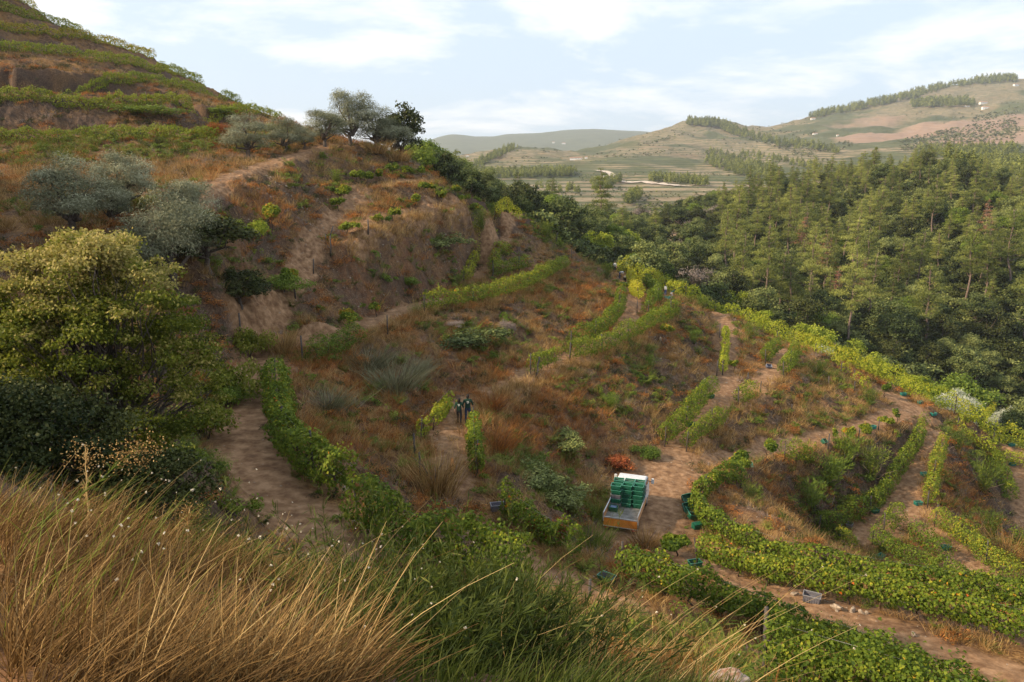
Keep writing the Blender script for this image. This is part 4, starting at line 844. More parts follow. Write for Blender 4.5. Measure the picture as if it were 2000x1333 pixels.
for b, n in [([(905,338,8),(960,345,8),(1040,343,7),(1120,340,6)], 420), ([(930,325,5),(985,300,5),(1005,292,4)], 160), ([(1160,368,9),(1215,355,6)], 90), ([(1225,400,6),(1245,388,4)], 60), ([(1270,352,5),(1340,358,5),(1380,362,5)], 140), ([(1345,243,4),(1400,246,5),(1440,262,7)], 260), ([(1380,310,14),(1450,330,18),(1520,345,12)], 420),
             ([(1440,262,5),(1530,285,6),(1560,290,5)], 120), ([(1585,231,3),(1680,212,4),(1780,190,5),(1850,168,6),(1985,155,5)], 620), ([(1780,208,5),(1830,205,6),(1900,205,5)], 200), ([(1790,300,10),(1870,300,10),(1990,300,12)], 260), ([(1850,330,14),(2000,330,20)], 260), ([(1550,282,4),(1640,300,5)], 60), ([(1450,305,6),(1560,325,4),(1680,345,3)], 120), ([(1040,372,3),(1130,378,3)], 20)]:
    fw += band(b, n, len(fw)+3)
fw = np.array(fw); scatter('distant_woodland', FM, fw, (.8+.4*rg(1).random(len(fw)))*np.clip(np.hypot(fw[:,0], fw[:,1])/1500, .7, 1.5), 12, 'belts of dark trees on the far terraced hills', 'woodland', .05)
fo = []
for b, n in [([(1760,285,12),(1850,270,16),(1990,250,22)], 900), ([(1900,235,6),(2000,215,8)], 120), ([(1440,265,3),(1560,300,3),(1720,345,3)], 170), ([(1200,308,4),(1300,300,4)], 60), ([(1130,345,8),(1290,400,8)], 120), ([(1240,410,8),(1330,402,8)], 160), ([(950,370,6),(1060,390,6)], 60), ([(1550,300,8),(1660,285,8)], 140), ([(1250,285,2),(1340,262,2)], 60), ([(1480,260,5),(1600,262,5)], 40)]:
    fo += band(b, n, len(fo)+7)
g = rg(55); q_ = 26000; aa = R(-14) + g.random(q_)*R(52); r_ = np.exp(math.log(340) + g.random(q_)*math.log(11)); X_, Y_ = np.sin(aa)*r_, np.cos(aa)*r_; Z_ = H(X_, Y_); m_ = (fbm(X_/130, Y_/130, 4, 90) > .02) & (np.abs((Z_*.09) % 1 - .5) < .22) & (g.random(q_) < .55)
fo = np.concatenate([np.array(fo), np.stack([X_, Y_, Z_], 1)[m_]]); scatter('distant_olive_groves', FO, fo, (.35+.5*rg(2).random(len(fo)))*np.clip(np.hypot(fo[:,0], fo[:,1])/1300, .6, 1.3), 13, 'dotted rows of olive trees and bushes on the far hillsides', 'olive grove', .05)
# ---------------------------------------------------------------- ground cover of the banks
g = rg(77); n = 95000
azs = R(-38) + g.random(n)*R(76); rs = 9 + g.random(n)**.9*125; xs, ys = np.sin(azs)*rs, np.cos(azs)*rs
hs = H(xs, ys); pu, pv, pd = proj(np.stack([xs, ys, hs], 1)); pmk = pathmask(xs, ys); gb = blobs(GREEN, xs, ys, 0); ob = blobs(ORANGE, xs, ys, 0)
lum = fbm(xs*.25, ys*.25, 4, 61); lum2 = fbm(xs*.6, ys*.6, 3, 67)
ok = (pv > -60) & (pv < 1420) & (pu > -60) & (pu < 2060) & (g.random(n) > pmk*1.05) & ~((rs < 12) & (azs < R(8)))
P3 = np.stack([xs, ys, hs-.02], 1); px_ = np.clip(.75 + rs/120, .7, 1.5)
hill_ = (xs < -25) & (ys > 62)
green = ok & ~(hill_ & (gb < .5)) & ((g.random(n) < gb*gb*.42*(lum2 > -.12)) | ((lum > .12) & (g.random(n) < .07))); sl_ = samp(SLG, xs, ys); stf = sstep(sl_, .5, 1.1)
straw = ok & ~green & (g.random(n) > stf*.92*(1-ob*.5)) & (g.random(n) > .55*(pmk > .02)) & ((g.random(n) < .025 + .42*(lum2 > .10) + .12*(lum > .1)) | (g.random(n) < ob*.38)); rust = straw & (g.random(n) < ob*.6)
straw &= ~rust; brush = ok & ~green & ~straw & ~rust & (lum < .02) & (g.random(n) < .20 + .14*stf)
TS_ = [blades(34, .42, .38, .007, 10+i, M_STRAW, .55, .5, 3) for i in range(4)]
TF = [blades(26, .75, .3, .006, 20+i, M_STRAW, .35, .4, 3) for i in range(2)]
TR = [blades(40, .45, .42, .008, 30+i, M_RUST, .6, .5, 3) for i in range(3)]
def fern(seed, m, n=13, h=.8):
    g_ = rg(seed); b = []
    for q in range(n):
        a = g_.random()*6.283; l = h*(.6+.5*g_.random()); t_ = np.linspace(.1, 1, 10)[:,None]; o = np.array([math.cos(a), math.sin(a), 0]); st = o*t_**1.4*l*.7 + np.array([0,0,1])*l*(t_ - .35*t_**2)
        for sd in (-1, 1):
            dr = np.tile(np.array([-math.sin(a)*sd, math.cos(a)*sd, .3]) + o*.9, (10,1)); b.append(leafcloud(st, np.tile([0,0,1.], (10,1)), l*.30*(1.1-t_[:,0]*.7), np.clip(.5+g_.normal(size=10)*.2, 0, 1), 's' if q % 2 else 'n', seed+q, .3, 0, along=dr))
    v, f, l = merge(b); return npmesh('fern', v, f, {'lv': l}, False, m)
TG = [fern(40, M_FERN), fern(41, M_FERN, 16, .95), leafy(shrub_cl(rg(3), 7, .42, .5), 240, .11, 'q', 3, M_FERN), leafy(shrub_cl(rg(4), 6, .38, .35), 200, .10, 'q', 4, M_BRIGHT), blades(36, .6, .4, .010, 45, M_FERN, .5, .4, 3)]
TB = [leafy(shrub_cl(rg(8), 6, .35, .3), 150, .11, 'n', 8, M_DARK, spread=1), blades(30, .35, .5, .008, 46, M_GREY, .9, .6, 3), leafy(shrub_cl(rg(9), 6, .4, .3), 170, .12, 'n', 9, M_RUST, spread=1)]
hill_ = (xs < -25) & (ys > 62)
scatter('dry_grass', TS_, P3[straw & ~hill_], (px_*(.7+.7*g.random(n)))[straw & ~hill_], 1, 'straw-coloured dry grass tufts covering the terrace banks of the spur', 'dry grass', .2)
fl = straw & (g.random(n) < .14) & (rs < 90); scatter('tall_dry_grass', TF, P3[fl], (px_*(.7+.6*g.random(n)))[fl], 2, 'taller feathery dry grass dotted over the banks', 'dry grass', .15)
scatter('rusty_grass', TR, P3[rust], (px_*(.8+.7*g.random(n)))[rust], 3, 'rust-orange dry grass patches on the banks around the walkers', 'dry grass', .2)
scatter('bank_weeds', TG, P3[green], (px_*(.4+.6*g.random(n)))[green], 4, 'yellow-green ferns and weeds sprouting on the steep banks', 'weeds', .25)
scatter('low_brush', TB, P3[brush], (px_*(.6+.7*g.random(n)))[brush], 5, 'low dark brush and dead twigs on the banks', 'brush', .2)
hm = straw & hill_; scatter('hill_grass', TS_ + TB[:1] + TB[1:2], P3[hm], 1.5*(.7+.7*g.random(n))[hm], 6, 'reddish dry grass on the banks of the high left hill', 'dry grass', .2)
ed = []; g5 = rg(88)
def edge(pts3, per, w=.45):
    for a, b in zip(pts3[:-1], pts3[1:]):
        for _ in range(int(np.linalg.norm((b-a)[:2])*per)): q = a + (b-a)*g5.random(); ed.append((q[0]+g5.normal()*w, q[1]+g5.normal()*w))
edge([P(u, v, -10) for u, v in ((600,705),(700,668),(830,612),(960,592),(1050,556),(1105,524))], 6); edge([D(*q) for q in ((682,478,58),(733,450,62),(772,437,66),(830,425,72),(870,414,76),(915,408,81),(955,408,86))], 9); edge([D(*q) for q in ((707,376,72),(772,364,76),(854,364,82))], 5)
edge([P(u, v, -13.6) for u, v in ((955,800),(1010,760),(1060,740),(1120,712),(1250,658),(1318,610))], 7); edge([P(u, v, -13.6) for u, v in ((935,870),(945,810),(980,775),(1030,750))], 8, .9); edge([P(u, v, -18.3) for u, v in ((1345,890),(1412,826),(1470,768),(1530,733))], 4); edge([P(u, v, z) for u, v, z in ((1440,930,-19.4),(1505,906,-20.2),(1580,887,-21),(1650,870,-21.6),(1700,853,-22),(1755,835,-22.5))], 5); edge([P(u, v, -25) for u, v in ((1832,900),(1815,955),(1828,1012),(1885,1062))], 4)
ed = np.array(ed); ed3 = np.column_stack([ed, H(ed[:,0], ed[:,1])-.02]); scatter('edge_grass', TS_, ed3, 1.1+.9*g5.random(len(ed)), 14, 'golden dry grass lining the outer edges of the terraces', 'dry grass', .2)
# leaf litter and pebbles
def pebble(seed):
    g_ = rg(seed); bm = bmesh.new(); bmesh.ops.create_icosphere(bm, subdivisions=2, radius=.5)
    for vv in bm.verts: vv.co *= .8 + .45*g_.random(); vv.co.z *= .55
    for _ in range(5):
        nn = unit(g_.normal(size=3)); d_ = .30 + .08*g_.random()
        for vv in bm.verts:
            k = vv.co.dot(Vector(nn)) - d_
            if k > 0: vv.co -= Vector(nn)*k
    me = bpy.data.meshes.new('stone'); bm.to_mesh(me); bm.free(); me.materials.append(M_STONE); return me
PEB = [pebble(i) for i in range(5)]
st_ = blobs(STONY, xs, ys, 0); pb = (pv > -60) & (pv < 1420) & (pmk > .4) & (rs < 75) & (g.random(n) < .22) | (ok) & (rs < 100) & (g.random(n) < .10 + .5*st_ + .12*stf) & (pv < 1400)
scatter('loose_stones', PEB, P3[pb], ((.035+.09*g.random(n)**3)*(.5+rs/70)*(1+.6*st_))[pb], 7, 'small pale stones strewn over tracks and banks', 'stones', .5)
# ---------------------------------------------------------------- foreground meadow
def stalks(name, base, hgt, wid, m, label, cat, lean, seed, heads=None, bend=.25, seg=5, kind='stuff', lvs=None):
    g_ = rg(seed); n_ = len(base); ld = np.array([lean[0], lean[1], 0])[None] + g_.normal(size=(n_,3))*np.array([.27,.27,0]); bd = g_.normal(size=(n_,2))*.16 + np.array([bend, 0]); vs = []; a = g_.random(n_)*6.28; s = np.stack([np.cos(a), np.sin(a), 0*a], 1)*wid[:,None] if hasattr(wid, '__len__') else np.stack([np.cos(a), np.sin(a), 0*a], 1)*wid
    for i in range(seg+1):
        f = i/seg; c = base + hgt[:,None]*(ld*f + np.array([0,0,1.])*f); c[:,0] += bd[:,0]*hgt*f*f; c[:,1] += bd[:,1]*hgt*f*f; c[:,2] -= .12*hgt*f*f; w = s*(1-f*.75); vs += [c-w, c+w]
    tips = c; v = np.stack(vs, 1).reshape(-1,3); k = 2*(seg+1); b_ = (np.arange(n_)*k)[:,None]; f_ = np.concatenate([b_ + np.array([[2*i,2*i+1,2*i+3,2*i+2]]) for i in range(seg)])
    lv = np.clip((.5 if lvs is None else lvs) + g_.normal(size=n_)*.24, 0, 1); link(name, npmesh(name, v, f_, {'lv': np.repeat(lv, k)}, False, m), label=label, cat=cat, kind=kind); return tips
def ground_pts(u0, u1, n_, r0, r1, seed, cond=None):
    g_ = rg(seed); a = np.arctan((u0 + (u1-u0)*g_.random(n_) - 1000)/FPX); r = r0 + (r1-r0)*g_.random(n_); x, y = np.sin(a)*r, np.cos(a)*r
    k = np.ones(n_, bool) if cond is None else cond(x, y, r); x, y = x[k], y[k]; return np.stack([x, y, H(x, y)-.03], 1)
gg = rg(90)
b = ground_pts(-120, 640, 8000, 2.6, 8.2, 91, lambda x, y, r: (fbm(x*1.4, y*1.4, 3, 4) > -.02 - .15*sstep(r, 3.5, 6)) & (fbm(x*4, y*4, 2, 14) > -.2))
tips = stalks('meadow_grass', b, (.24+.48*gg.random(len(b))**1.5)*(.8+.35*sstep(b[:,0], -3, 0)), .0030, M_GOLD, 'long golden dry grass leaning right on the foreground slope', 'dry grass', (.22,.0), 92, bend=.12, lvs=.5+.55*fbm(b[:,0]*1.7, b[:,1]*1.7, 3, 44))
b = ground_pts(-120, 700, 8000, 2.4, 8.2, 93); stalks('matted_grass', b, .15+.28*gg.random(len(b)), .004, M_GOLD, 'short matted brown grass at the base of the foreground meadow', 'dry grass', (.2,.0), 94, bend=.5, lvs=.08)
b = ground_pts(-120, 620, 350, 3.5, 9, 95); stalks('green_meadow_grass', b, .35+.4*gg.random(len(b)), .005, M_FERN, 'scattered green stems among the golden foreground grass', 'grass', (.25,.05), 96)
b = ground_pts(640, 1500, 5000, 3.0, 12.5, 97); stalks('bank_grass', b, .14+.2*gg.random(len(b)), .005, M_BROOM, 'green and yellow grass on the lower foreground slope', 'grass', (.1,.05), 98, lvs=.45)
b = ground_pts(720, 1500, 1700, 5.2, 12.5, 99); stalks('lower_dry_grass', b, .16+.25*gg.random(len(b)), .004, M_STRAW, 'dry straw grass on the lower foreground slope', 'dry grass', (.15,.05), 100, lvs=.4)
b = ground_pts(900, 1480, 80, 4.6, 8.5, 101); tb = stalks('golden_stalks', b, .6+.6*gg.random(len(b)), .0035, M_STRAW, 'tall golden stalks leaning across the lower foreground', 'dry grass', (.35,.0), 102, lvs=.8, bend=.5)
# pale seed heads on thin stems
b = ground_pts(-60, 720, 110, 3.5, 8.0, 103); t2 = stalks('flower_stems', b, .5+.4*gg.random(len(b)), .0022, M_STRAW, 'thin stems carrying the pale flower heads', 'flowers', (.25,.05), 104, lvs=.6, bend=.35)
M_FLW = simple('pale_petals', (.75,.68,.55), (.5,.42,.3), 40, .8); t2 = np.concatenate([t2, tb[::4]])
hd = []
for i in range(3):
    g_ = rg(i+700); d_ = unit(g_.normal(size=(14,3))); v, f, l = leafcloud(d_*.002, d_, .012, np.full(14,.5), 'q', i, .4, 0, along=d_); hd.append(npmesh('flower_head', v, f, None, False, M_FLW))
scatter('flower_heads', hd, t2, .55+.5*gg.random(len(t2)), 105, 'small pale flower heads dotted over the foreground grass', 'flowers', .5)
# tall fennel-like stem crossing the grass, and brown plumes
def wand(label, u, v, t_, tipuv, tipt, m, seed, plume=M_STRAW, npl=60):
    a = D(u, v, t_); a[2] = hz(a[0], a[1]); b_ = D(*tipuv, tipt); g_ = rg(seed); pth = bent(a, b_, g_, .015, 9); e = bpy.data.objects.new('tall_weed', None); COL.objects.link(e); e.location = a; tag(e, label, 'weed')
    v_, f_, l_ = tube(pth - a, np.linspace(.008,.003,9), 4, .8); link('stem', npmesh('stem', v_, f_, {'lv': l_}, False, m), e)
    t__ = g_.random(70)*.9; C = np.stack([np.interp(t__, np.linspace(0,1,9), pth[:,i]) for i in range(3)], 1) - a; dr = unit(b_-a)
    v_, f_, l_ = leafcloud(C, g_.normal(size=(70,3)), .09, np.clip(.6+g_.normal(size=70)*.2,0,1), 's', seed, .6, 0, along=np.tile(dr, (70,1)) + g_.normal(size=(70,3))*.5); link('leaves', npmesh('leaves', v_, f_, {'lv': l_}, False, m), e)
    if npl:
        C = (b_-a) + g_.normal(size=(npl*8,3))*np.array([.10,.05,.05]) - dr*g_.random((npl*8,1))*.22; v_, f_, l_ = leafcloud(C, g_.normal(size=(npl*8,3)), .018, np.clip(.5+g_.normal(size=npl*8)*.25,0,1), 'q', seed, 1, 0); link('seed_plume', npmesh('plume', v_, f_, {'lv': l_}, False, plume), e)
wand('long green stem slanting up to the right, with a bushy straw-brown seed plume', 30, 1080, 5.2, (285, 868), 5.6, M_FERN, 1)
wand('short upright weed with a brown seed plume in the foreground grass', 168, 1000, 6.0, (166, 868), 6.6, M_STRAW, 2, npl=30)
wand('brown plumed weed at the far edge of the foreground grass', 375, 1080, 6.6, (362, 985), 6.9, M_STRAW, 3, npl=40)
wand('leafy green weed low in the middle of the foreground grass', 262, 1325, 4.6, (345, 1180), 4.8, M_BRIGHT, 4, npl=0)
wand('leafy green weed between the dry grass and the broom', 690, 1215, 6.6, (742, 1140), 6.9, M_BRIGHT, 5, npl=0)
# the willowy green broom
def willow(label, cu, cv, t_, n_, h0, h1, sx, seed, m=M_BROOM):
    g_ = rg(seed); c = D(cu, cv, t_); e = bpy.data.objects.new('broom_shrub', None); COL.objects.link(e); e.location = (c[0], c[1], hz(c[0], c[1])); tag(e, label, 'shrub', None); st, lf = [], []
    for i in range(n_):
        b_ = np.array([g_.normal()*sx*.6, g_.normal()*.5, 0]); b_[2] = hz(c[0]+b_[0], c[1]+b_[1]) - e.location[2]; hgt = h0 + (h1-h0)*g_.random(); tip = b_ + np.array([b_[0]*.35 + g_.normal()*.22 + .12, g_.normal()*.2, hgt]); p_ = bent(b_, tip, g_, .025, 7)
        st.append(tube(p_, np.linspace(.008,.002,7), 4, .35)); k = int(46*hgt/1.8); tt = .12 + .88*g_.random(k); C = np.stack([np.interp(tt, np.linspace(0,1,7), p_[:,q]) for q in range(3)], 1)
        dr = np.tile(unit(tip-b_), (k,1)) + g_.normal(size=(k,3))*.42; lf.append(leafcloud(C, g_.normal(size=(k,3)), .085+.075*g_.random(k), np.clip(.30+.38*tt+g_.normal(size=k)*.14,0,1), 's', seed*50+i, .5, 0, along=dr))
    v_, f_, l_ = merge(lf); link('leaves', npmesh('broom_leaves', v_, f_, {'lv': l_}, False, m), e); v_, f_, l_ = merge(st); link('stems', npmesh('broom_stems', v_, f_, {'lv': l_}, False, m), e)
willow('big willowy green shrub with narrow leaves in the lower centre of the foreground', 905, 1300, 7.2, 420, .45, 1.05, 1.05, 11)
willow('tall thin willowy stems rising before the left vine row', 770, 1180, 10.5, 30, 1.3, 2.2, .8, 12)
willow('tall thin willowy stems rising before the grey crate of grapes', 1010, 1190, 10.5, 34, 1.0, 2.2, .75, 13)
willow('low willowy shoots right of the big willowy shrub', 1120, 1270, 10, 35, .4, .9, .6, 14)
willow('dark green shrub of narrow leaves at the bottom edge, right of the dry grass', 800, 1345, 5.6, 200, .3, .65, .55, 15)
# big yellow-green bush on the left and dark bush in the corner
def bigbush(label, u, v, t_, dims, nleaf, size, m, seed, name, ncl=90, tm='q', cat='tree', dry=False):
    g_ = rg(seed); c = D(u, v, t_); z0 = hz(c[0], c[1]); e = bpy.data.objects.new(name, None); COL.objects.link(e); e.location = (c[0], c[1], z0-.1); tag(e, label, cat); W_, H_ = dims; cl = []; br = []
    for q in range(ncl):
        a = g_.random()*6.283; f = math.sqrt(g_.random()); zz = g_.random(); rr_ = W_*f*math.sqrt(max(.03, 1-(zz*1.05-.36)**2/.5)); r_ = .16+.34*g_.random()**1.5
        cl.append((math.cos(a)*rr_, math.sin(a)*rr_*.9, .35+zz*H_*.92, r_*1.1, r_*.75)); 
        if q % 2 == 0: br.append(tube(bent((g_.normal()*.2, g_.normal()*.2, 0), cl[-1][:3], g_, .05, 6), [.05,.04,.03,.022,.015,.006], 4))
    v_, f_, l_ = crown(cl, nleaf, size, tm, seed+1, .95, .3, 1.1, .10, .34)
    if dry:        # its top is thin, dry and paler
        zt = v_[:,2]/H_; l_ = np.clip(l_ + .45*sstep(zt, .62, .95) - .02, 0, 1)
    link('foliage', npmesh('bush_leaves', v_, f_, {'lv': l_}, False, m), e); v_, f_, l_ = merge(br); link('branches', npmesh('bush_branches', v_, f_, None, False, M_BARK), e)
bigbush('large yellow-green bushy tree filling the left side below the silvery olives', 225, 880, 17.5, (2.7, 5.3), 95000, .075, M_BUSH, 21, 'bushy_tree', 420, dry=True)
bigbush('smaller yellow-green bush at the left border under the dark evergreen', -10, 830, 16.5, (1.0, 2.6), 12000, .078, M_BUSH, 22, 'bushy_tree', 110)
bigbush('dark green mound of bramble in the lower left corner behind the dry grass', 60, 930, 12.5, (1.5, 1.4), 24000, .07, M_DARK, 23, 'bramble', 170, cat='shrub')
bigbush('dark low bramble behind the middle of the foreground grass', 270, 985, 13, (1.3, 1.0), 12000, .07, M_DARK, 24, 'bramble', 120, cat='shrub')
for a_ in [('loose yellow-green shrub right of the big bushy tree', 425, 640, 1.25, M_BUSH, 3, None, 33, 'leaf', 1.3), ('shrub at the lower right foot of the big bushy tree', 395, 745, 1.1, M_BUSH, 4, None, 28, 'leaf', 1.1), ('dark leafy bush beside the left track bend', 440, 740, .9, M_BRIGHT, 5, None, 33, 'leaf', 1.0),
    ('pale-leaved sapling beside the left track', 478, 600, 1.0, M_BUSH, 6, None, 42, 'leaf', 1.5), ('yellow sapling on the bank above the left track', 493, 470, .9, M_YEL, 7, None, 52, 'leaf', 1.2), ('green bush in the hollow beside the upper left path', 550, 505, 1.1, M_BRIGHT, 8, None, 49, 'leaf', .9),
    ('feathery grey-green shrub on the middle bank, left one', 640, 800, 1.5, M_FEATH, 9, None, None, 'stalk', .6), ('feathery grey-green shrub on the middle bank beside the vines of the walkers', 770, 760, 2.0, M_FEATH, 10, None, None, 'stalk', .7), ('feathery olive-green shrub above the walkers', 720, 720, 1.7, M_FEATH, 12, None, None, 'stalk', .7), ('feathery shrub under the middle bank', 810, 730, 1.4, M_FEATH, 13, None, None, 'stalk', .7),
    ('grey cloud-like dead bush on the middle spur bank', 985, 650, 1.0, M_GREY, 14, None, None, 'fine', .9), ('small grey dead bush left of the cloud-like one', 888, 640, .6, M_GREY, 15, None, None, 'fine', .9),
    ('dark green shrub on the rusty bank right of the walkers', 1100, 875, 1.2, M_OAK, 16, None, None, 'leaf', .8), ('wide blue-green shrub mound above the grey crate', 1050, 950, 1.6, M_OAK, 17, None, None, 'leaf', .6), ('dark green shrub mound left of the truck', 1090, 985, 1.3, M_OAK, 18, None, None, 'leaf', .7), ('drooping dry yellow weeds beside the truck', 1150, 965, 1.1, M_STRAW, 19, None, None, 'stalk', .9), ('olive-brown weeds at the left wheels of the truck', 1165, 1010, 1.0, M_FERN, 20, None, None, 'stalk', .9),
    ('red-leaved bramble behind the truck cab', 1205, 915, 1.0, M_RED, 21, None, None, 'leaf', .7), ('green feathery shrub in front of the truck tail', 1155, 1070, 1.0, M_FERN, 22, None, None, 'stalk', 1.0), ('rusty dry shrub beside the full green crate', 1215, 1100, .9, M_RUST, 23, -14.5, None, 'fine', .6), ('straw tussock between truck and near vine row', 1262, 1068, 1.0, M_STRAW, 24, None, None, 'stalk', .8),
    ('tall golden grass clump at the bend of the left track', 552, 685, 1.1, M_STRAW, 25, None, None, 'stalk', 1.1), ('orange grass clump right of the end-on vine row', 965, 880, 1.3, M_RUST, 26, None, None, 'stalk', 1.0), ('orange grass clump on the bend behind the walkers', 960, 800, 1.2, M_RUST, 27, None, None, 'stalk', .9), ('golden grass clump at the right end of the middle bank', 850, 960, 1.4, M_STRAW, 28, None, None, 'stalk', 1.2), ('red-brown withered vine among the willowy stems', 1065, 1045, .7, M_RED, 29, -13.9, None, 'leaf', 1.4),
    ('green rosemary-like clump on the dark stony bank, upper right', 1355, 670, 1.4, M_BRIGHT, 30, None, None, 'plume', .7), ('green clump in the middle of the dark stony bank', 1270, 720, 1.3, M_BRIGHT, 31, None, None, 'plume', .7), ('green clump low on the dark stony bank', 1195, 800, 1.2, M_BRIGHT, 32, None, None, 'plume', .7), ('leafy bush at the foot of the dark stony bank', 1268, 895, .9, M_BRIGHT, 33, None, None, 'leaf', .8),
    ('pale fern clump beside the hairpin vine row', 1465, 980, 1.0, M_FERN, 34, None, None, 'plume', .9), ('bright feathery clump on the fern bank, top', 1655, 905, 2.0, M_BRIGHT, 35, None, None, 'plume', .9), ('wide fern mound in the middle of the fern bank', 1620, 950, 2.6, M_BRIGHT, 36, None, None, 'plume', .7), ('fern mound at the lower end of the fern bank', 1580, 1000, 2.2, M_BRIGHT, 37, None, None, 'plume', .8), ('fern mound on the right half of the fern bank', 1700, 930, 2.1, M_FERN, 38, None, None, 'plume', .9),
    ('yellow-green clump at the top of the last bank', 1870, 880, 1.6, M_FERN, 39, None, None, 'plume', 1.0), ('yellow-green clump halfway down the last bank', 1920, 960, 2.2, M_FERN, 40, None, None, 'plume', 1.0), ('tall pale grass clump at the bottom of the last bank', 1965, 1095, 1.5, M_STRAW, 41, None, None, 'stalk', 1.1), ('yellow grass mound at the foot of the last bank', 1935, 1050, 1.6, M_FERN, 42, None, None, 'plume', 1.0),
    ('tall yellow-green plumes on the summit of the bluff', 940, 450, 1.7, M_FERN, 43, None, None, 'plume', 1.0), ('second yellow-green plume clump on the summit bluff', 960, 425, 1.6, M_FERN, 44, None, None, 'plume', .9), ('yellow-green plume clump on the crest above the middle row', 1065, 470, 1.9, M_FERN, 45, None, None, 'plume', 1.0), ('plume clump on the crest left of the thick clipped row', 1150, 510, 1.9, M_FERN, 46, None, None, 'plume', .9), ('plume clump under the thick clipped ridge row', 1185, 545, 1.8, M_FERN, 47, None, None, 'plume', .9),
    ('plume clump between the yellow row and the upper track', 1370, 605, 1.7, M_FERN, 48, None, None, 'plume', .8), ('plume clump right of the upper track', 1465, 665, 1.7, M_FERN, 49, None, None, 'plume', .8), ('low plume clump below the yellow ridge vines', 1600, 735, 1.6, M_FERN, 50, None, None, 'plume', .8), ('green plume clump left of the pale hairpin', 1700, 790, 1.5, M_FERN, 51, None, None, 'plume', .8), ('green bush on the crest bank under the last olives', 655, 360, 1.5, M_FERN, 52, None, None, 'plume', .7), ('dry pale tussock on the summit under the tallest olives', 735, 300, 1.7, M_STRAW, 53, None, None, 'stalk', .8), ('dry tussock at the end of the summit bank', 775, 315, 1.6, M_STRAW, 54, None, None, 'stalk', .8), ('reddish bush on the left hill bank beside the lone olive', 432, 268, 1.9, M_RED, 55, None, None, 'fine', .7), ('green bramble patch on the long brown bank of the left hill', 275, 225, 3.0, M_BRIGHT, 56, None, None, 'leaf', .35), ('small green bramble patch right of the larger one on the left hill', 425, 222, 2.0, M_BRIGHT, 57, None, None, 'leaf', .35), ('dark mat of creeper on the brown bluff', 862, 480, 2.4, M_OAK, 58, None, None, 'leaf', .5), ('dark mat of creeper on the middle spur bank', 915, 675, 2.2, M_OAK, 59, None, None, 'leaf', .45), ('small green bush low on the brown bluff', 800, 560, 1.0, M_BRIGHT, 60, None, None, 'leaf', .8)]:
    lb, u, v, sz_, m_, sd, z_, t__, sty, hh_ = a_; shrub(lb, u, v, sz_, m_, sd, z_, t__, 'dry grass clump' if ('grass' in lb and sty == 'stalk') else 'shrub', sty, h=hh_)
# ---------------------------------------------------------------- built things
def bmobj(name, build, m, parent=None, loc=(0,0,0), smooth=False, bev=0, **tg):
    bm = bmesh.new(); build(bm)
    if bev: bmesh.ops.bevel(bm, geom=list(bm.edges), offset=bev, segments=1, affect='EDGES', clamp_overlap=True)
    bmesh.ops.recalc_face_normals(bm, faces=list(bm.faces)); me = bpy.data.meshes.new(name); bm.to_mesh(me); bm.free(); me.materials.append(m)
    if smooth: me.polygons.foreach_set('use_smooth', np.ones(len(me.polygons), bool))
    return link(name, me, parent, loc, **tg)
def box(bm, x0, x1, y0, y1, z0, z1, tx=0, ty=0):
    v = [bm.verts.new(p) for p in ((x0+tx,y0+ty,z0),(x1-tx,y0+ty,z0),(x1-tx,y1-ty,z0),(x0+tx,y1-ty,z0),(x0,y0,z1),(x1,y0,z1),(x1,y1,z1),(x0,y1,z1))]
    for f in ((0,3,2,1),(4,5,6,7),(0,1,5,4),(1,2,6,5),(2,3,7,6),(3,0,4,7)): bm.faces.new([v[i] for i in f])
def flat(name, c, rough=.45, spec=.5, metal=0): 
    m, t = mat(name); p = t.nodes.new('ShaderNodeTexCoord').outputs['Object']; n = noise(t, 5, 5, p, .65); dn = noise(t, 28, 3, p)
    cc = ramp(t, n, (.3, tuple(x*.72 for x in c)), (.7, tuple(min(1, x*1.12) for x in c))); cc = mix(t, ramp(t, dn, (.55,(0,0,0)), (.75,(.35,.35,.35))), cc, (.16,.11,.075)); out(t, bsdf(t, cc, rough, dn, .08, spec, metal, .01)); return m
C_GREEN = flat('green_plastic', (.006,.105,.058)); C_TEAL = flat('teal_plastic', (.012,.17,.14)); C_GREY = flat('grey_plastic', (.13,.13,.155)); C_SLATE = flat('slate_blue_plastic', (.15,.17,.24)); C_DKGREEN = flat('dark_green_plastic', (.006,.085,.05))
C_RIM = flat('pale_worn_green_plastic', (.06,.25,.18)); C_RIMG = flat('pale_worn_grey_plastic', (.26,.26,.28))
CRM = {}
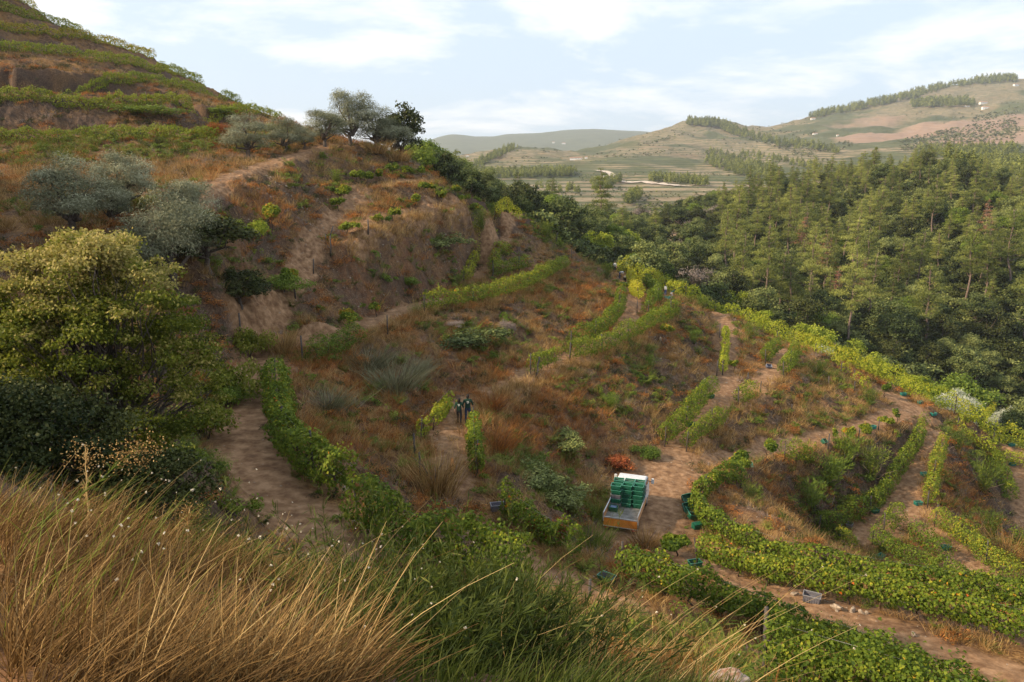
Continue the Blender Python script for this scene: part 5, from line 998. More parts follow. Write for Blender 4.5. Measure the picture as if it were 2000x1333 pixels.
def crate_mesh(m, rimm, w=.60, d=.40, h=.29):
    k = (m.name, w)
    if k in CRM: return CRM[k]
    bm = bmesh.new(); t_ = .014; tp = .03; box(bm, -w/2+tp, w/2-tp, -d/2+tp, d/2-tp, 0, .012)
    for s in (-1, 1):
        # long sides as slatted panels with three horizontal bands and uprights, leaning outwards
        for zi, (z0, z1) in enumerate(((.0,.085),(.10,.175),(.19,h-.02))):
            f0, f1 = tp*(1-z0/h), tp*(1-z1/h)
            for ax in (0, 1):
                L1 = (w if ax == 0 else d)/2; B1 = (d if ax == 0 else w)/2; q = []
                for zz, ff in ((z0, f0), (z1, f1)):
                    for a in (-(L1-ff), (L1-ff)):
                        for b in (B1-ff, B1-ff-t_): q.append((a, s*b, zz) if ax == 0 else (s*b, a, zz))
                vv = [bm.verts.new(p) for p in q]
                for f in ((0,1,3,2),(4,6,7,5),(0,2,6,4),(1,5,7,3),(0,4,5,1),(2,3,7,6)): bm.faces.new([vv[i] for i in f])
        for i in range(-3, 4):
            x = i*w/7.4; box(bm, x-.009, x+.009, s*(d/2-.012)-.010, s*(d/2-.012)+.008, .003, h-.02)
        for i in range(-2, 3):
            y = i*d/5.6; box(bm, s*(w/2-.012)-.010, s*(w/2-.012)+.008, y-.009, y+.009, .003, h-.02)
    bmesh.ops.recalc_face_normals(bm, faces=list(bm.faces)); me = bpy.data.meshes.new('crate_body'); bm.to_mesh(me); bm.free(); me.materials.append(m)
    bm = bmesh.new()
    for s in (-1, 1): box(bm, -w/2-.012, w/2+.012, s*(d/2+.001)-.012, s*(d/2+.001)+.012, h-.022, h); box(bm, s*(w/2+.001)-.012, s*(w/2+.001)+.012, -d/2+.0115, d/2-.0115, h-.022, h-.001)
    bmesh.ops.recalc_face_normals(bm, faces=list(bm.faces)); mr = bpy.data.meshes.new('crate_rim'); bm.to_mesh(mr); bm.free(); mr.materials.append(rimm); CRM[k] = (me, mr); return CRM[k]
def crate(label, loc, yaw=0, m=C_GREEN, tilt=(0,0), group=None, rim=None):
    a, b = crate_mesh(m, rim or (C_RIMG if m in (C_GREY, C_SLATE) else C_RIM)); e = bpy.data.objects.new('crate', None); COL.objects.link(e); e.location = loc; e.rotation_euler = (R(tilt[0]), R(tilt[1]), R(yaw)); tag(e, label, 'crate', group)
    link('crate_body', a, e); link('rim', b, e); return e
def gcrate(label, u, v, yaw, m=C_GREEN, tilt=(0,0), z=None, group='harvest crates left on the terraces', s=1):
    p = G(u, v) if z is None else P(u, v, z); e = crate(label, (p[0], p[1], hz(p[0], p[1])+.03 + (.12 if tilt != (0,0) else 0)), yaw, m, tilt, group); e.scale = (s,)*3; return e
M_GRAPE = simple('black_grapes', (.030,.022,.06), (.008,.007,.018), 60, .35, .6)
def grapes(label, e):
    g_ = rg(int(abs(e.location[0]*100))); bm = bmesh.new()
    for i in range(420):
        x, y = (g_.random()-.5)*.52, (g_.random()-.5)*.32; z = .235 + .05*math.exp(-(x*x*9+y*y*22)) + g_.random()*.02
        bmesh.ops.create_icosphere(bm, subdivisions=1, radius=.012+.004*g_.random(), matrix=Matrix.Translation((x,y,z)))
    box(bm, -.27,.27,-.17,.17,.2,.23); me = bpy.data.meshes.new('grapes'); bm.to_mesh(me); bm.free(); me.materials.append(M_GRAPE)
    o = link('grape_heap', me, None, e.location, label=label, cat='grapes'); o.rotation_euler = e.rotation_euler; o.scale = e.scale
e = gcrate('green crate full of black grapes on the soil below the dry shrub', 1185, 1134, -38, C_GREEN, z=-14.35); grapes('black grapes heaped in the near green crate', e)
e = gcrate('small slate-grey crate filled with grapes behind the willowy stems', 972, 998, 12, C_SLATE, z=-13.7); grapes('dark grapes filling the slate-grey crate', e)
gcrate('empty grey crate on the track beside the long leafy row', 1585, 1176, -28, C_GREY, s=1.12)
gcrate('green crate under the left end post of the full vine row', 1357, 1108, 15, C_GREEN); gcrate('dark crate below the row at the foot of the dark bank', 1349, 833, 20, C_DKGREEN, group=None)
for a_ in [('dark blue-green crate on the track left of the upper vine cluster', 1388, 778, 30, C_DKGREEN), ('small dark crate beside the leaning vines at the track fork', 1500, 720, 10, C_SLATE), ('tipped open green crate under the tufted vines of the lower middle track', 1607, 868, 40, C_GREEN), ('teal crate beside the dark rounded vine, lying on its side', 1459, 914, 5, C_TEAL),
    ('small teal crate against the round vine near the hairpin', 1704, 838, 15, C_TEAL), ('teal crate standing in the curve of the pale hairpin', 1823, 812, 20, C_TEAL), ('teal crate under the yellow ridge vines above the pale hairpin', 1764, 773, 10, C_TEAL), ('second teal crate under the yellow ridge vines, farther down', 1797, 789, 35, C_TEAL), ('pale turquoise crate in the middle of the lower track', 1805, 930, 10, C_TEAL), ('teal crate alone on the last dark track', 1977, 910, 10, C_TEAL), ('teal crate below the yellow vines near the right border post', 1975, 872, 10, C_TEAL),
    ('small pale grey crate beside the thin vine row of the lower track', 1826, 878, 50, C_GREY), ('grey crate under the fern bank row', 1659, 1030, 50, C_GREY), ('green crate where the lower track forks', 1793, 987, 5, C_TEAL), ('dark teal crate against the end of the fern bank row', 1709, 1002, 20, C_DKGREEN), ('teal crate on the right branch of the lower track', 1847, 1074, 5, C_TEAL), ('teal crate partly hidden between two rows of the lower terraces', 1720, 1092, 30, C_TEAL), ('dark teal crate below the leafy vine of the pickers terrace', 1284, 630, 0, C_TEAL)]:
    lb, u, v, yw, m_ = a_; gcrate(lb, u, v, yw, m_, (0,0) if 'tipped' not in lb and 'side' not in lb.split(',')[-1] else (38, 10))
# stacks leaning beside the truck
for i, (u, v, dz, yw, ti, lb) in enumerate([(1340, 972, .30, 14, (50,-8), 'topmost green crate of the tumbled heap beside the truck track'), (1342, 985, .18, 12, (48,-8), 'second green crate from the top of the tumbled heap'), (1347, 996, .12, 14, (8,20), 'third green crate of the tumbled heap, partly under the vines'), (1353, 1004, .10, 12, (6,18), 'lowest green crate of the tumbled heap'), (1366, 1022, .12, 16, (-84,0), 'single green crate standing on end below the tumbled heap')]):
    p = P(u, v, -17.9); crate(lb, (p[0], p[1], hz(p[0], p[1])+dz), yw, C_GREEN if i != 3 else C_DKGREEN, ti, 'green crates tumbled beside the track')

# ---------------------------------------------------------------- the flatbed truck
M_WHITE = flat('white_paint', (.58,.59,.60), .35); M_PLY = simple('orange_plywood', (.66,.24,.035), (.50,.16,.022), 3, .5); M_PLY2 = simple('pale_orange_boards', (.55,.30,.15), (.38,.18,.08), 4, .6)
M_BED = simple('scuffed_metal_bed', (.30,.285,.27), (.14,.13,.12), 3, .5, .5, .3); M_ALU = simple('pale_aluminium', (.62,.62,.62), (.45,.45,.46), 8, .35, .5, .6); M_TYRE = simple('tyre_rubber', (.03,.03,.03), None, 20, .9); M_DARKM = simple('dark_chassis', (.035,.035,.04), None, 8, .6, .4, .4); M_GLASS = simple('window_glass', (.03,.04,.045), (.02,.025,.03), 2, .08, .8); M_LAMP = simple('red_lamp', (.45,.02,.015), None, 5, .3, .6)
tk = bpy.data.objects.new('flatbed_truck', None); COL.objects.link(tk); tp = P(1211,1030,-17.75); tz = min(hz(tp[0]+.4, tp[1]+.6), hz(tp[0]+1.2, tp[1]+3.3)); tk.location = (tp[0], tp[1]-.05, hz(tp[0]+.6, tp[1]+1.7)+.02); tk.rotation_euler = (0,0,R(-19)); tag(tk, 'small white flatbed truck with orange wooden drop sides, loaded with crates', 'truck')
BW, BL, BZ = .90, 2.95, .72         # half width, bed length, bed height; y runs forward from the tailgate
bmobj('bed_floor', lambda b: box(b, -BW, BW, 0, BL, BZ-.05, BZ), M_BED, tk)
bmobj('tailgate', lambda b: box(b, -BW, BW, -.035, -.004, BZ-.34, BZ+.10), M_PLY, tk)
bmobj('tailgate_rail', lambda b: (box(b, -BW-.02, BW+.02, -.05, .0-.002, BZ+.102, BZ+.16), box(b, -BW-.02, BW+.02, -.05, -.002, BZ-.385, BZ-.342)), M_ALU, tk)
for s in (-1, 1):
    sp = bmobj('side_panel', lambda b: box(b, min(s*BW, s*(BW+.03)), max(s*BW, s*(BW+.03)), .0, BL, BZ-.02, BZ+.36), M_PLY2, tk)
    bmobj('panel_rail', lambda b: box(b, min(s*(BW-.008), s*(BW+.04)), max(s*(BW-.008), s*(BW+.04)), -.01, BL, BZ+.361, BZ+.395), M_ALU, sp)
    bmobj('corner_post', lambda b: box(b, min(s*(BW-.005), s*(BW+.045)), max(s*(BW-.005), s*(BW+.045)), -.055, -.012 + .0, BZ-.1, BZ+.36), M_ALU, tk)
bmobj('headboard', lambda b: (box(b, -BW, BW, BL+.005, BL+.045, BZ, BZ+.9), box(b, -BW, BW, BL+.0, BL+.05, BZ+.901, BZ+.95)), M_ALU, tk)
bmobj('chassis', lambda b: (box(b, -.42,-.32, .1, BL+1.4, .42, BZ-.055), box(b, .32,.42, .1, BL+1.4, .42, BZ-.055), box(b, -.7,.7, .55,.7,.32,.45), box(b, -BW,BW,.05,.12,BZ-.14,BZ-.053)), M_DARKM, tk)
def cab(b):
    y0 = BL+.10; pr = [(y0,.42),(y0,1.30),(y0+.10,1.80),(y0+.22,1.86),(y0+.85,1.84),(y0+1.02,1.76),(y0+1.48,1.22),(y0+1.60,1.05),(y0+1.62,.42)]
    A_ = [b.verts.new((-.84*(1 if z < 1.3 else .92 if z > 1.8 else .97), y, z)) for y, z in pr]; B_ = [b.verts.new((.84*(1 if z < 1.3 else .92 if z > 1.8 else .97), y, z)) for y, z in pr]; n_ = len(pr)
    b.faces.new(A_); b.faces.new(B_[::-1])
    for i in range(n_): b.faces.new((A_[i], A_[(i+1)%n_], B_[(i+1)%n_], B_[i]))
bmobj('cab', cab, M_WHITE, tk, bev=.03)
y0 = BL+.10
bmobj('rear_window', lambda b: box(b, -.6,.6, y0-.012, y0+.05, 1.36, 1.68), M_GLASS, tk)
bmobj('windscreen', lambda b: [b.faces.new([b.verts.new(p) for p in ((-.68,y0+1.475,1.27),(.68,y0+1.475,1.27),(.66,y0+1.10,1.74),(-.66,y0+1.10,1.74))])], M_GLASS, tk)
for s in (-1, 1):
    d_ = bmobj('door', lambda b: box(b, min(s*.83, s*.855), max(s*.83, s*.855), y0+.30, y0+1.25, .55, 1.30), M_WHITE, tk)
    bmobj('handle', lambda b: box(b, min(s*.855, s*.875), max(s*.855, s*.875), y0+.36, y0+.50, 1.12, 1.15), M_DARKM, d_)
    bmobj('side_window', lambda b: box(b, min(s*.80, s*.835), max(s*.80, s*.835), y0+.34, y0+1.12, 1.36, 1.68), M_GLASS, tk)
    mr = bmobj('mirror', lambda b: box(b, min(s*1.0, s*1.16), max(s*1.0, s*1.16), y0+1.12, y0+1.20, 1.28, 1.60), M_WHITE, tk, bev=.02)
    bmobj('mirror_arm', lambda b: box(b, min(s*.80, s*1.01), max(s*.80, s*1.01), y0+1.15, y0+1.17, 1.40, 1.43), M_DARKM, mr)
    bmobj('tail_lamp', lambda b: box(b, min(s*.62, s*.86), max(s*.62, s*.86), -.0, .05, BZ-.50, BZ-.40), M_LAMP, tk)
    for yy in (.85, BL+.95):
        w_ = bpy.data.objects.new('wheel', None); COL.objects.link(w_); w_.parent = tk; w_.location = (s*.74, yy, .34); w_.rotation_euler = (0, R(90), 0)
        def tyre(b): bmesh.ops.create_cone(b, cap_ends=True, segments=28, radius1=.34, radius2=.34, depth=.20)
        def rim(b): bmesh.ops.create_cone(b, cap_ends=True, segments=20, radius1=.19, radius2=.17, depth=.215)
        bmobj('tyre', tyre, M_TYRE, w_, bev=.025); bmobj('rim', rim, M_ALU, w_)
def tw(x, y, z): c, s = math.cos(R(-19)), math.sin(R(-19)); return (tk.location[0]+c*x-s*y, tk.location[1]+s*x+c*y, tk.location[2]+z)
CG = 'crates stacked on the truck bed'; ORD = ['bottom', 'second from bottom', 'middle', 'second from top', 'top']
for si, (x, y, cols, nm) in enumerate([(-.58, 1.72, [C_GREY, C_GREEN, C_GREY, C_GREEN, C_GREEN], 'left front'), (.0, 1.95, [C_GREEN]*5, 'middle front'), (.60, 2.0, [C_GREEN]*5, 'right front'), (-.58, 2.52, [C_GREEN]*5, 'left back'), (.0, 2.55, [C_GREEN]*5, 'middle back'), (.60, 2.58, [C_GREEN]*5, 'right back')]):
    for k, m_ in enumerate(cols):
        g_ = rg(si*10+k); e = crate('%s crate, %s in the %s stack on the truck' % ('grey' if m_ is C_GREY else 'green', ORD[k], nm), tw(x+g_.normal()*.012, y+g_.normal()*.015, BZ+.003+k*.262), -19+g_.normal()*1.2, m_, (0,0), CG); e.scale = (.9, 1.15, .9)
crate('lone green crate holding a folded blue cloth near the left side of the truck bed', tw(-.60, 1.12, BZ+.003), -19, C_GREEN, (0,0)).scale = (.78,.8,.9)
bmobj('folded_cloth', lambda b: box(b, -.17,.17,-.11,.11,0,.07), flat('blue_cloth', (.13,.17,.30), .9), None, tw(-.60, 1.12, BZ+.20), bev=.02, label='folded slate-blue cloth lying in the lone crate on the truck', cat='cloth').rotation_euler = (0,0,R(-19))

# ---------------------------------------------------------------- lone posts
PG = 'bare vine posts without vines'
for i, (u, v, h_, tl_, lb) in enumerate([(612,535,1.2,3,'short dark post on the lip left of the brown bluff'), (646,500,1.5,2,'tall dark post nearest the path at the left end of the bluff'), (637,478,1.0,8,'short leaning post behind the tall bluff post'), (642,470,1.3,-20,'slanting brace post above the bluff path'), (577,580,1.3,2,'single post beside the upper left path'), (757,652,1.5,0,'thin post on the golden grass strip'), (591,706,1.6,-1,'dark post at the head of the left track vine row'), (719,458,1.2,2,'post on the bluff edge between the second and third vines'),
    (821,940,1.6,0,'tall post in the golden grass below the walkers'), (811,893,1.3,2,'post in the red weeds left of the walkers path'), (1046,738,1.5,-12,'leaning end post of the broken row'), (1050,740,1.2,28,'slanting brace of the leaning end post'), (1484,770,1.3,2,'single post on the bank edge below the fork'), (1457,748,1.0,12,'first post of the little crossed pair at the fork'), (1461,748,1.0,-16,'second post of the little crossed pair at the fork'), (1676,868,1.5,0,'post between the two round vines of the lower middle track'), (1617,882,1.5,1,'post beside the tipped open crate'), (1715,842,1.4,0,'post left of the thin yellowish vine'),
    (1116,508,1.8,0,'tall post at the nose of the long middle row'), (1210,600,1.6,0,'post near the lonely green vine'), (1244,612,1.6,1,'post below the yellow vine strip'), (1405,660,1.7,0,'post at the left edge of the upper track'), (1400,735,1.5,0,'post at the foot of the dark bank beside the track'), (1517,668,1.6,0,'post on the yellow ridge row, upper'), (1642,732,1.6,0,'post on the yellow ridge row, middle'), (1617,760,1.3,0,'post on the slope left of the ridge row'), (1668,765,1.3,0,'second post on the slope left of the ridge row'), (1546,805,.8,0,'stump post on the rough bank'), (1939,868,1.7,0,'tall post at the inner ridge row near the right border'), (1857,810,1.5,0,'post on the skyline row beside the big silver tree'), (1869,806,1.5,0,'second post on the skyline row beside the big silver tree'),
    (1149,1185,1.0,2,'charred-looking stump post in the weeds below the full green crate'), (845,600,.9,4,'thin stake at the left end of the long middle row'), (470,655,1.4,1,'dark post in the shade left of the left track')]):
    p = G(u, v)
    if p is None: continue
    o = link('vineyard_post', POSTS[i % 3], None, (p[0], p[1], hz(p[0], p[1])-.05), label=lb, cat='post', group=PG); o.rotation_euler = (0, R(tl_), i); o.scale = (1.25, 1.25, h_/1.75)
# ---------------------------------------------------------------- stones one can tell apart
for i, (u, v, s, lb) in enumerate([(1552,1163,.42,'pale blocky stone just left of the empty grey crate'), (1633,1190,.55,'flat angular stone right of the empty grey crate'), (1665,1196,.40,'wedge stone beside the two reddish stones'), (1682,1198,.28,'reddish stone, left of a pair by the track'), (1692,1200,.28,'reddish stone, right of a pair by the track'), (1785,1243,.35,'flat pale stone at the lower right edge of the track'), (1350,1140,.30,'pale flat stone below the crate at the row end'), (1235,1140,.42,'leaning pale stone right of the full green crate'), (697,1028,.55,'rounded grey stone at the foot of the left vine row'), (674,960,.45,'upright grey stone in the gap of the left vine rows'), (585,615,.35,'grey stone at the single post beside the upper left path'), (430,775,.25,'pale stone on the dark left track'), (1290,665,.5,'grey slab on the rim of the dark stony bank'), (1375,745,.55,'white rough boulder at the foot of the dark bank'), (1635,1195,.2,'small chip beside the flat angular stone')]):
    p = G(u, v)
    if p is None: continue
    o = link('stone', PEB[i % 5], None, (p[0], p[1], hz(p[0], p[1])+s*.10), label=lb, cat='stone', group='larger stones beside the tracks'); o.scale = (s*1.1, s*.8, s*.8); o.rotation_euler = (i*.7, i*.4, i*1.9)
# crumpled cloth sack in the foreground
def sack(b):
    bmesh.ops.create_uvsphere(b, u_segments=28, v_segments=18, radius=.5)
    for vv in b.verts: vv.co = Vector((vv.co.x*1.5, vv.co.y*.75, vv.co.z*.42)); k = float(fbm(np.array([vv.co.x*3.1+vv.co.z*2]), np.array([vv.co.y*3.3]), 3, 6)[0]); vv.co += vv.co.normalized()*k*.22
q = D(1425, 1325, 9.3); bmobj('sack', sack, simple('stained_cloth', (.46,.37,.29), (.27,.13,.09), 5, .95), None, (q[0], q[1], hz(q[0], q[1])+.12), True, label='crumpled pale sack with red stains lying in the grass at the bottom edge', cat='sack').scale = (.38,.38,.42)

# ---------------------------------------------------------------- people
SKIN = simple('skin', (.42,.24,.16), (.36,.20,.13), 6, .6); HAIR = simple('dark_hair', (.02,.014,.01), None, 30, .7); MS = {}
def cloth(n, c): 
    if n not in MS: MS[n] = simple(n, c, tuple(x*.65 for x in c), 9, .9)
    return MS[n]
def person(label, x, y, yaw, pose, shirt, trousers, shoes, hair='short', z=None, back_print=False, hgt=1.0, cap=None):
    """joints in metres, facing +Y; one skinned body, shirt and trousers by region, hair / cap as children"""
    J = {'pel': (0,0,.93), 'sp': (0,.0,1.12), 'ch': (0,.0,1.32), 'nk': (0,.01,1.47), 'hd': (0,.02,1.58), 'tp': (0,.02,1.68), 'ns': (0,.105,1.585)}
    for s, n_ in ((-1,'l'), (1,'r')):
        J.update({n_+'sh': (s*.18,0,1.40), n_+'el': (s*.24,-.02,1.13), n_+'wr': (s*.25,.06,.90), n_+'hip': (s*.10,0,.90), n_+'kn': (s*.11,.02,.49), n_+'an': (s*.12,-.02,.09), n_+'to': (s*.14,.15,.03)})
    J.update(pose.get('J', {})); lean = pose.get('lean', 0); drop = pose.get('drop', 0)
    def rotx(p, a, c): yy, zz = p[1]-c[1], p[2]-c[2]; return (p[0], c[1]+yy*math.cos(a)+zz*math.sin(a), c[2]-yy*math.sin(a)+zz*math.cos(a))
    up = ['sp','ch','nk','hd','tp','ns','lsh','rsh'] + ([] if pose.get('armfree') else ['lel','lwr','rel','rwr'])
    for k in up: J[k] = rotx(J[k], R(lean), J['pel'])
    if drop:
        for k in J:
            if not (k[1:] in ('an','to')): J[k] = (J[k][0], J[k][1] - (.10*drop if k[1:] != 'kn' else -.28*drop), J[k][2] - (.48*drop if k[1:] != 'kn' else .10*drop))
    E = [('pel','sp'),('sp','ch'),('ch','nk'),('nk','hd'),('hd','tp'),('hd','ns'),('ch','lsh'),('ch','rsh'),('lsh','lel'),('lel','lwr'),('rsh','rel'),('rel','rwr'),('pel','lhip'),('pel','rhip'),('lhip','lkn'),('lkn','lan'),('lan','lto'),('rhip','rkn'),('rkn','ran'),('ran','rto')]
    RAD = {'pel':(.15,.11),'sp':(.14,.10),'ch':(.165,.115),'nk':(.055,.055),'hd':(.085,.10),'tp':(.06,.07),'ns':(.015,.015)}
    for n_ in 'lr': RAD.update({n_+'sh':(.07,.07),n_+'el':(.045,.045),n_+'wr':(.028,.028),n_+'hip':(.095,.095),n_+'kn':(.062,.062),n_+'an':(.042,.042),n_+'to':(.038,.03)})
    for n_ in 'lr':      # palms and five separate fingers
        el, wr = Vector(J[n_+'el']), Vector(J[n_+'wr']); d_ = (wr-el).normalized(); sd = d_.cross(Vector((0,1,.2))).normalized()*(1 if n_ == 'r' else -1); J[n_+'pm'] = tuple(wr + d_*.06); E.append((n_+'wr', n_+'pm')); RAD[n_+'pm'] = (.032,.018)
        for fi, (off, ln) in enumerate(((-.026,.07),(-.009,.085),(.009,.08),(.026,.06))):
            b1 = wr + d_*.075 + sd*off; J[n_+'f%d' % fi] = tuple(b1 + d_*ln*.5); J[n_+'g%d' % fi] = tuple(b1 + d_*ln*.9 + Vector((0,.02,-.015))); E += [(n_+'pm', n_+'f%d' % fi), (n_+'f%d' % fi, n_+'g%d' % fi)]; RAD[n_+'f%d' % fi] = (.009,.009); RAD[n_+'g%d' % fi] = (.008,.008)
        J[n_+'th'] = tuple(wr + d_*.04 + sd*-.05 + Vector((0,.02,0))); E.append((n_+'wr', n_+'th')); RAD[n_+'th'] = (.010,.010)
    ks = list(J); me = bpy.data.meshes.new('person_skeleton'); me.from_pydata([J[k] for k in ks], [(ks.index(a), ks.index(b)) for a, b in E], []); o = bpy.data.objects.new('person_tmp', me); COL.objects.link(o); o.modifiers.new('s', 'SKIN')
    if not me.skin_vertices: bpy.context.view_layer.update()
    for i, k in enumerate(ks): me.skin_vertices[0].data[i].radius = RAD[k]; me.skin_vertices[0].data[i].use_root = (k == 'pel')
    ss = o.modifiers.new('b', 'SUBSURF'); ss.levels = 2; ss.render_levels = 2
    dg = bpy.context.evaluated_depsgraph_get(); dg.update(); bm_ = bpy.data.meshes.new_from_object(o.evaluated_get(dg)); bpy.data.objects.remove(o)
    mats_ = [SKIN, shirt, trousers, shoes]
    for m in mats_: bm_.materials.append(m)
    seg = []
    for a, b in E:
        k = 0
        if {a,b} <= {'pel','sp','ch'} or b in ('lsh','rsh') or (a in ('lsh','rsh')) or (a,b) == ('ch','nk'): k = 1
        if b[1:] in ('hip','kn','an') : k = 2
        if b[1:] == 'to': k = 3
        seg.append((np.array(J[a]), np.array(J[b]), k))
    cs = np.array([p.center[:] for p in bm_.polygons]); best = np.full(len(cs), 1e9); mi_ = np.zeros(len(cs), int)
    for a, b, k in seg:
        d = b-a; tt = np.clip(((cs-a)@d)/max(d@d, 1e-9), 0, 1); dd_ = np.linalg.norm(cs-a-tt[:,None]*d, axis=1) - (.03 if k in (1,2) else 0); m_ = dd_ < best; best[m_] = dd_[m_]; mi_[m_] = k
    bm_.polygons.foreach_set('material_index', mi_.astype(np.int32)); bm_.polygons.foreach_set('use_smooth', np.ones(len(cs), bool)); bm_.name = 'person_body'
    lowest = min(v.co.z for v in bm_.vertices); b_ = link('person', bm_, None, (x, y, (hz(x, y) if z is None else z) - lowest*hgt), label=label, cat='person'); b_.rotation_euler = (0,0,R(yaw)); b_.scale = (hgt,)*3
    hd = Vector(J['hd']); upv = (Vector(J['tp'])-hd).normalized(); fw_ = (Vector(J['ns'])-hd).normalized(); rt = fw_.cross(upv)
    def shell(b):
        bmesh.ops.create_uvsphere(b, u_segments=20, v_segments=14, radius=1)
        for vv in list(b.verts):
            c = vv.co.copy(); f_ = -c.y; l = hd + upv*.045 + rt*c.x*.098 + fw_*(c.y*.115-.012) + upv*c.z*.115
            if hair == 'long' and c.z < -.1 and c.y < .2: l -= upv*.14
            vv.co = l
        kill = [f for f in b.faces if (f.calc_center_median()-hd).dot(fw_) > .045 and (f.calc_center_median()-hd).dot(upv) < .085]
        bmesh.ops.delete(b, geom=kill, context='FACES')
    bmobj('hair', shell, HAIR, b_, smooth=True)
    for s in (-1, 1):
        bmobj('eye', lambda b: bmesh.ops.create_icosphere(b, subdivisions=2, radius=.012, matrix=Matrix.Translation(hd + fw_*.088 + rt*.032*s + upv*.012)), HAIR, b_); bmobj('ear', lambda b: bmesh.ops.create_icosphere(b, subdivisions=2, radius=.022, matrix=Matrix.Translation(hd + rt*.088*s)), SKIN, b_)
    bmobj('mouth', lambda b: bmesh.ops.create_icosphere(b, subdivisions=2, radius=.012, matrix=Matrix.Translation(hd + fw_*.088 - upv*.045)), cloth('lips', (.3,.10,.08)), b_)
    if cap:
        def cp(b):
            bmesh.ops.create_uvsphere(b, u_segments=20, v_segments=12, radius=1)
            for vv in list(b.verts): c = vv.co; vv.co = hd + upv*(.07 + max(c.z, -.12)*.09) + rt*c.x*(.115 + (.07 if c.z < -.1 else 0)) + fw_*c.y*(.13 + (.07 if c.z < -.1 else 0))
        bmobj('hat', cp, cap, b_, smooth=True)
    if back_print:
        ch = Vector(J['ch']); pz = [(-.07,.02,.05,.035),(-.02,.035,.07,.05),(-.05,-.03,.08,-.015),(-.03,-.07,.04,-.055)]
        # ragged white print across the shoulders, following the back
        def pr(b):
            for x0, z0, x1, z1 in pz: box(b, x0, x1, ch.y-.140, ch.y-.124, ch.z+z0, ch.z+z1)
        bmobj('back_print', pr, cloth('white_print', (.75,.75,.72)), b_)
    return b_
DKG = cloth('dark_green_shirt', (.012,.045,.028)); NAVY = cloth('navy_jeans', (.03,.045,.09)); BLK = cloth('black_trousers', (.012,.013,.018)); WHT = cloth('white_cotton', (.52,.52,.52)); SHW = cloth('white_shoes', (.75,.73,.72)); SHB = cloth('dark_shoes', (.03,.025,.02)); BLU = cloth('blue_jeans', (.05,.08,.22)); STRAWH = cloth('straw_hat', (.55,.45,.3)); BLKS = cloth('black_top', (.012,.014,.02))
walk = {'J': {'lkn': (-.11,.20,.52), 'lan': (-.12,.20,.10), 'lto': (-.13,.36,.04), 'rkn': (.11,-.02,.50), 'ran': (.12,-.24,.14), 'rto': (.13,-.12,.03), 'lel': (-.25,-.12,1.14), 'lwr': (-.24,-.04,.90), 'rel': (.25,.06,1.14), 'rwr': (.22,.24,1.0)}}
def at(u, v, z): p = P(u, v, z); return p[0], p[1]
x, y = at(897, 831, -13.6); person('person with long dark hair in dark green and black, walking away, white shoes', x, y, -4, walk, DKG, BLK, SHW, 'long', back_print=True, hgt=.97)
x, y = at(914, 829, -13.6); person('person in dark green shirt and jeans standing behind the end-on vine row', x, y, 3, {'J': {'lel': (-.27,.02,1.16), 'lwr': (-.24,.2,1.05), 'rel': (.29,-.02,1.16), 'rwr': (.27,.16,1.02)}}, DKG, NAVY, SHB, 'short', back_print=True, hgt=1.06)
def pd(u, v): p = G(u, v); return p[0], p[1]
x, y = pd(1201, 533); person('dark-clothed person with white shoulders standing upright on the ridge terrace', x, y, 150, {'J': {'rel': (.26,.1,1.18), 'rwr': (.2,.3,1.1)}}, WHT, BLK, SHB, cap=None)
x, y = pd(1192, 529); person('person in black crouching left of the upright picker', x, y, -120, {'lean': 45, 'drop': .7, 'armfree': False}, BLKS, BLK, SHB)
x, y = pd(1210, 545); person('picker in a white shirt bending forward over the vines', x, y, -75, {'lean': 78, 'J': {'lel': (-.24,.22,1.34), 'rel': (.24,.22,1.34), 'lwr': (-.2,.45,1.3), 'rwr': (.2,.45,1.3)}}, WHT, NAVY, SHB)
x, y = pd(1220, 555); person('picker in dark green with a pale hat bending right of the white-shirted picker', x, y, 170, {'lean': 60, 'drop': .4}, DKG, BLK, SHB, cap=STRAWH)
x, y = pd(1299, 581); person('standing picker in white top and blue jeans between crates at the spur nose', x, y, -60, {'J': {'lwr': (-.2,.25,1.05), 'lel': (-.26,.05,1.15)}}, WHT, BLU, SHB)
x, y = pd(1311, 584); person('picker in white trousers bending right beside the standing one', x, y, -70, {'lean': 50, 'drop': .35}, DKG, WHT, SHB)
x, y = pd(1292, 590); person('picker in dark clothes crouching in front of the crate pile at the spur nose', x, y, 60, {'lean': 50, 'drop': .9}, BLKS, BLK, SHB, cap=STRAWH)
for i, (u, v, lb) in enumerate([(1289,578,'dark green crate beside the crouching picker at the spur nose'), (1303,586,'green crate at the feet of the standing picker'), (1307,589,'green crate in front of the bending picker in white trousers'), (1221,559,'green crate carried low by the hatted picker')]): 
    p = G(u, v); crate(lb, (p[0], p[1], hz(p[0], p[1])+.02), 20+i*15, C_TEAL if i else C_DKGREEN, (0,0), 'crates of the pickers').scale = (1.3,1.3,1.5)
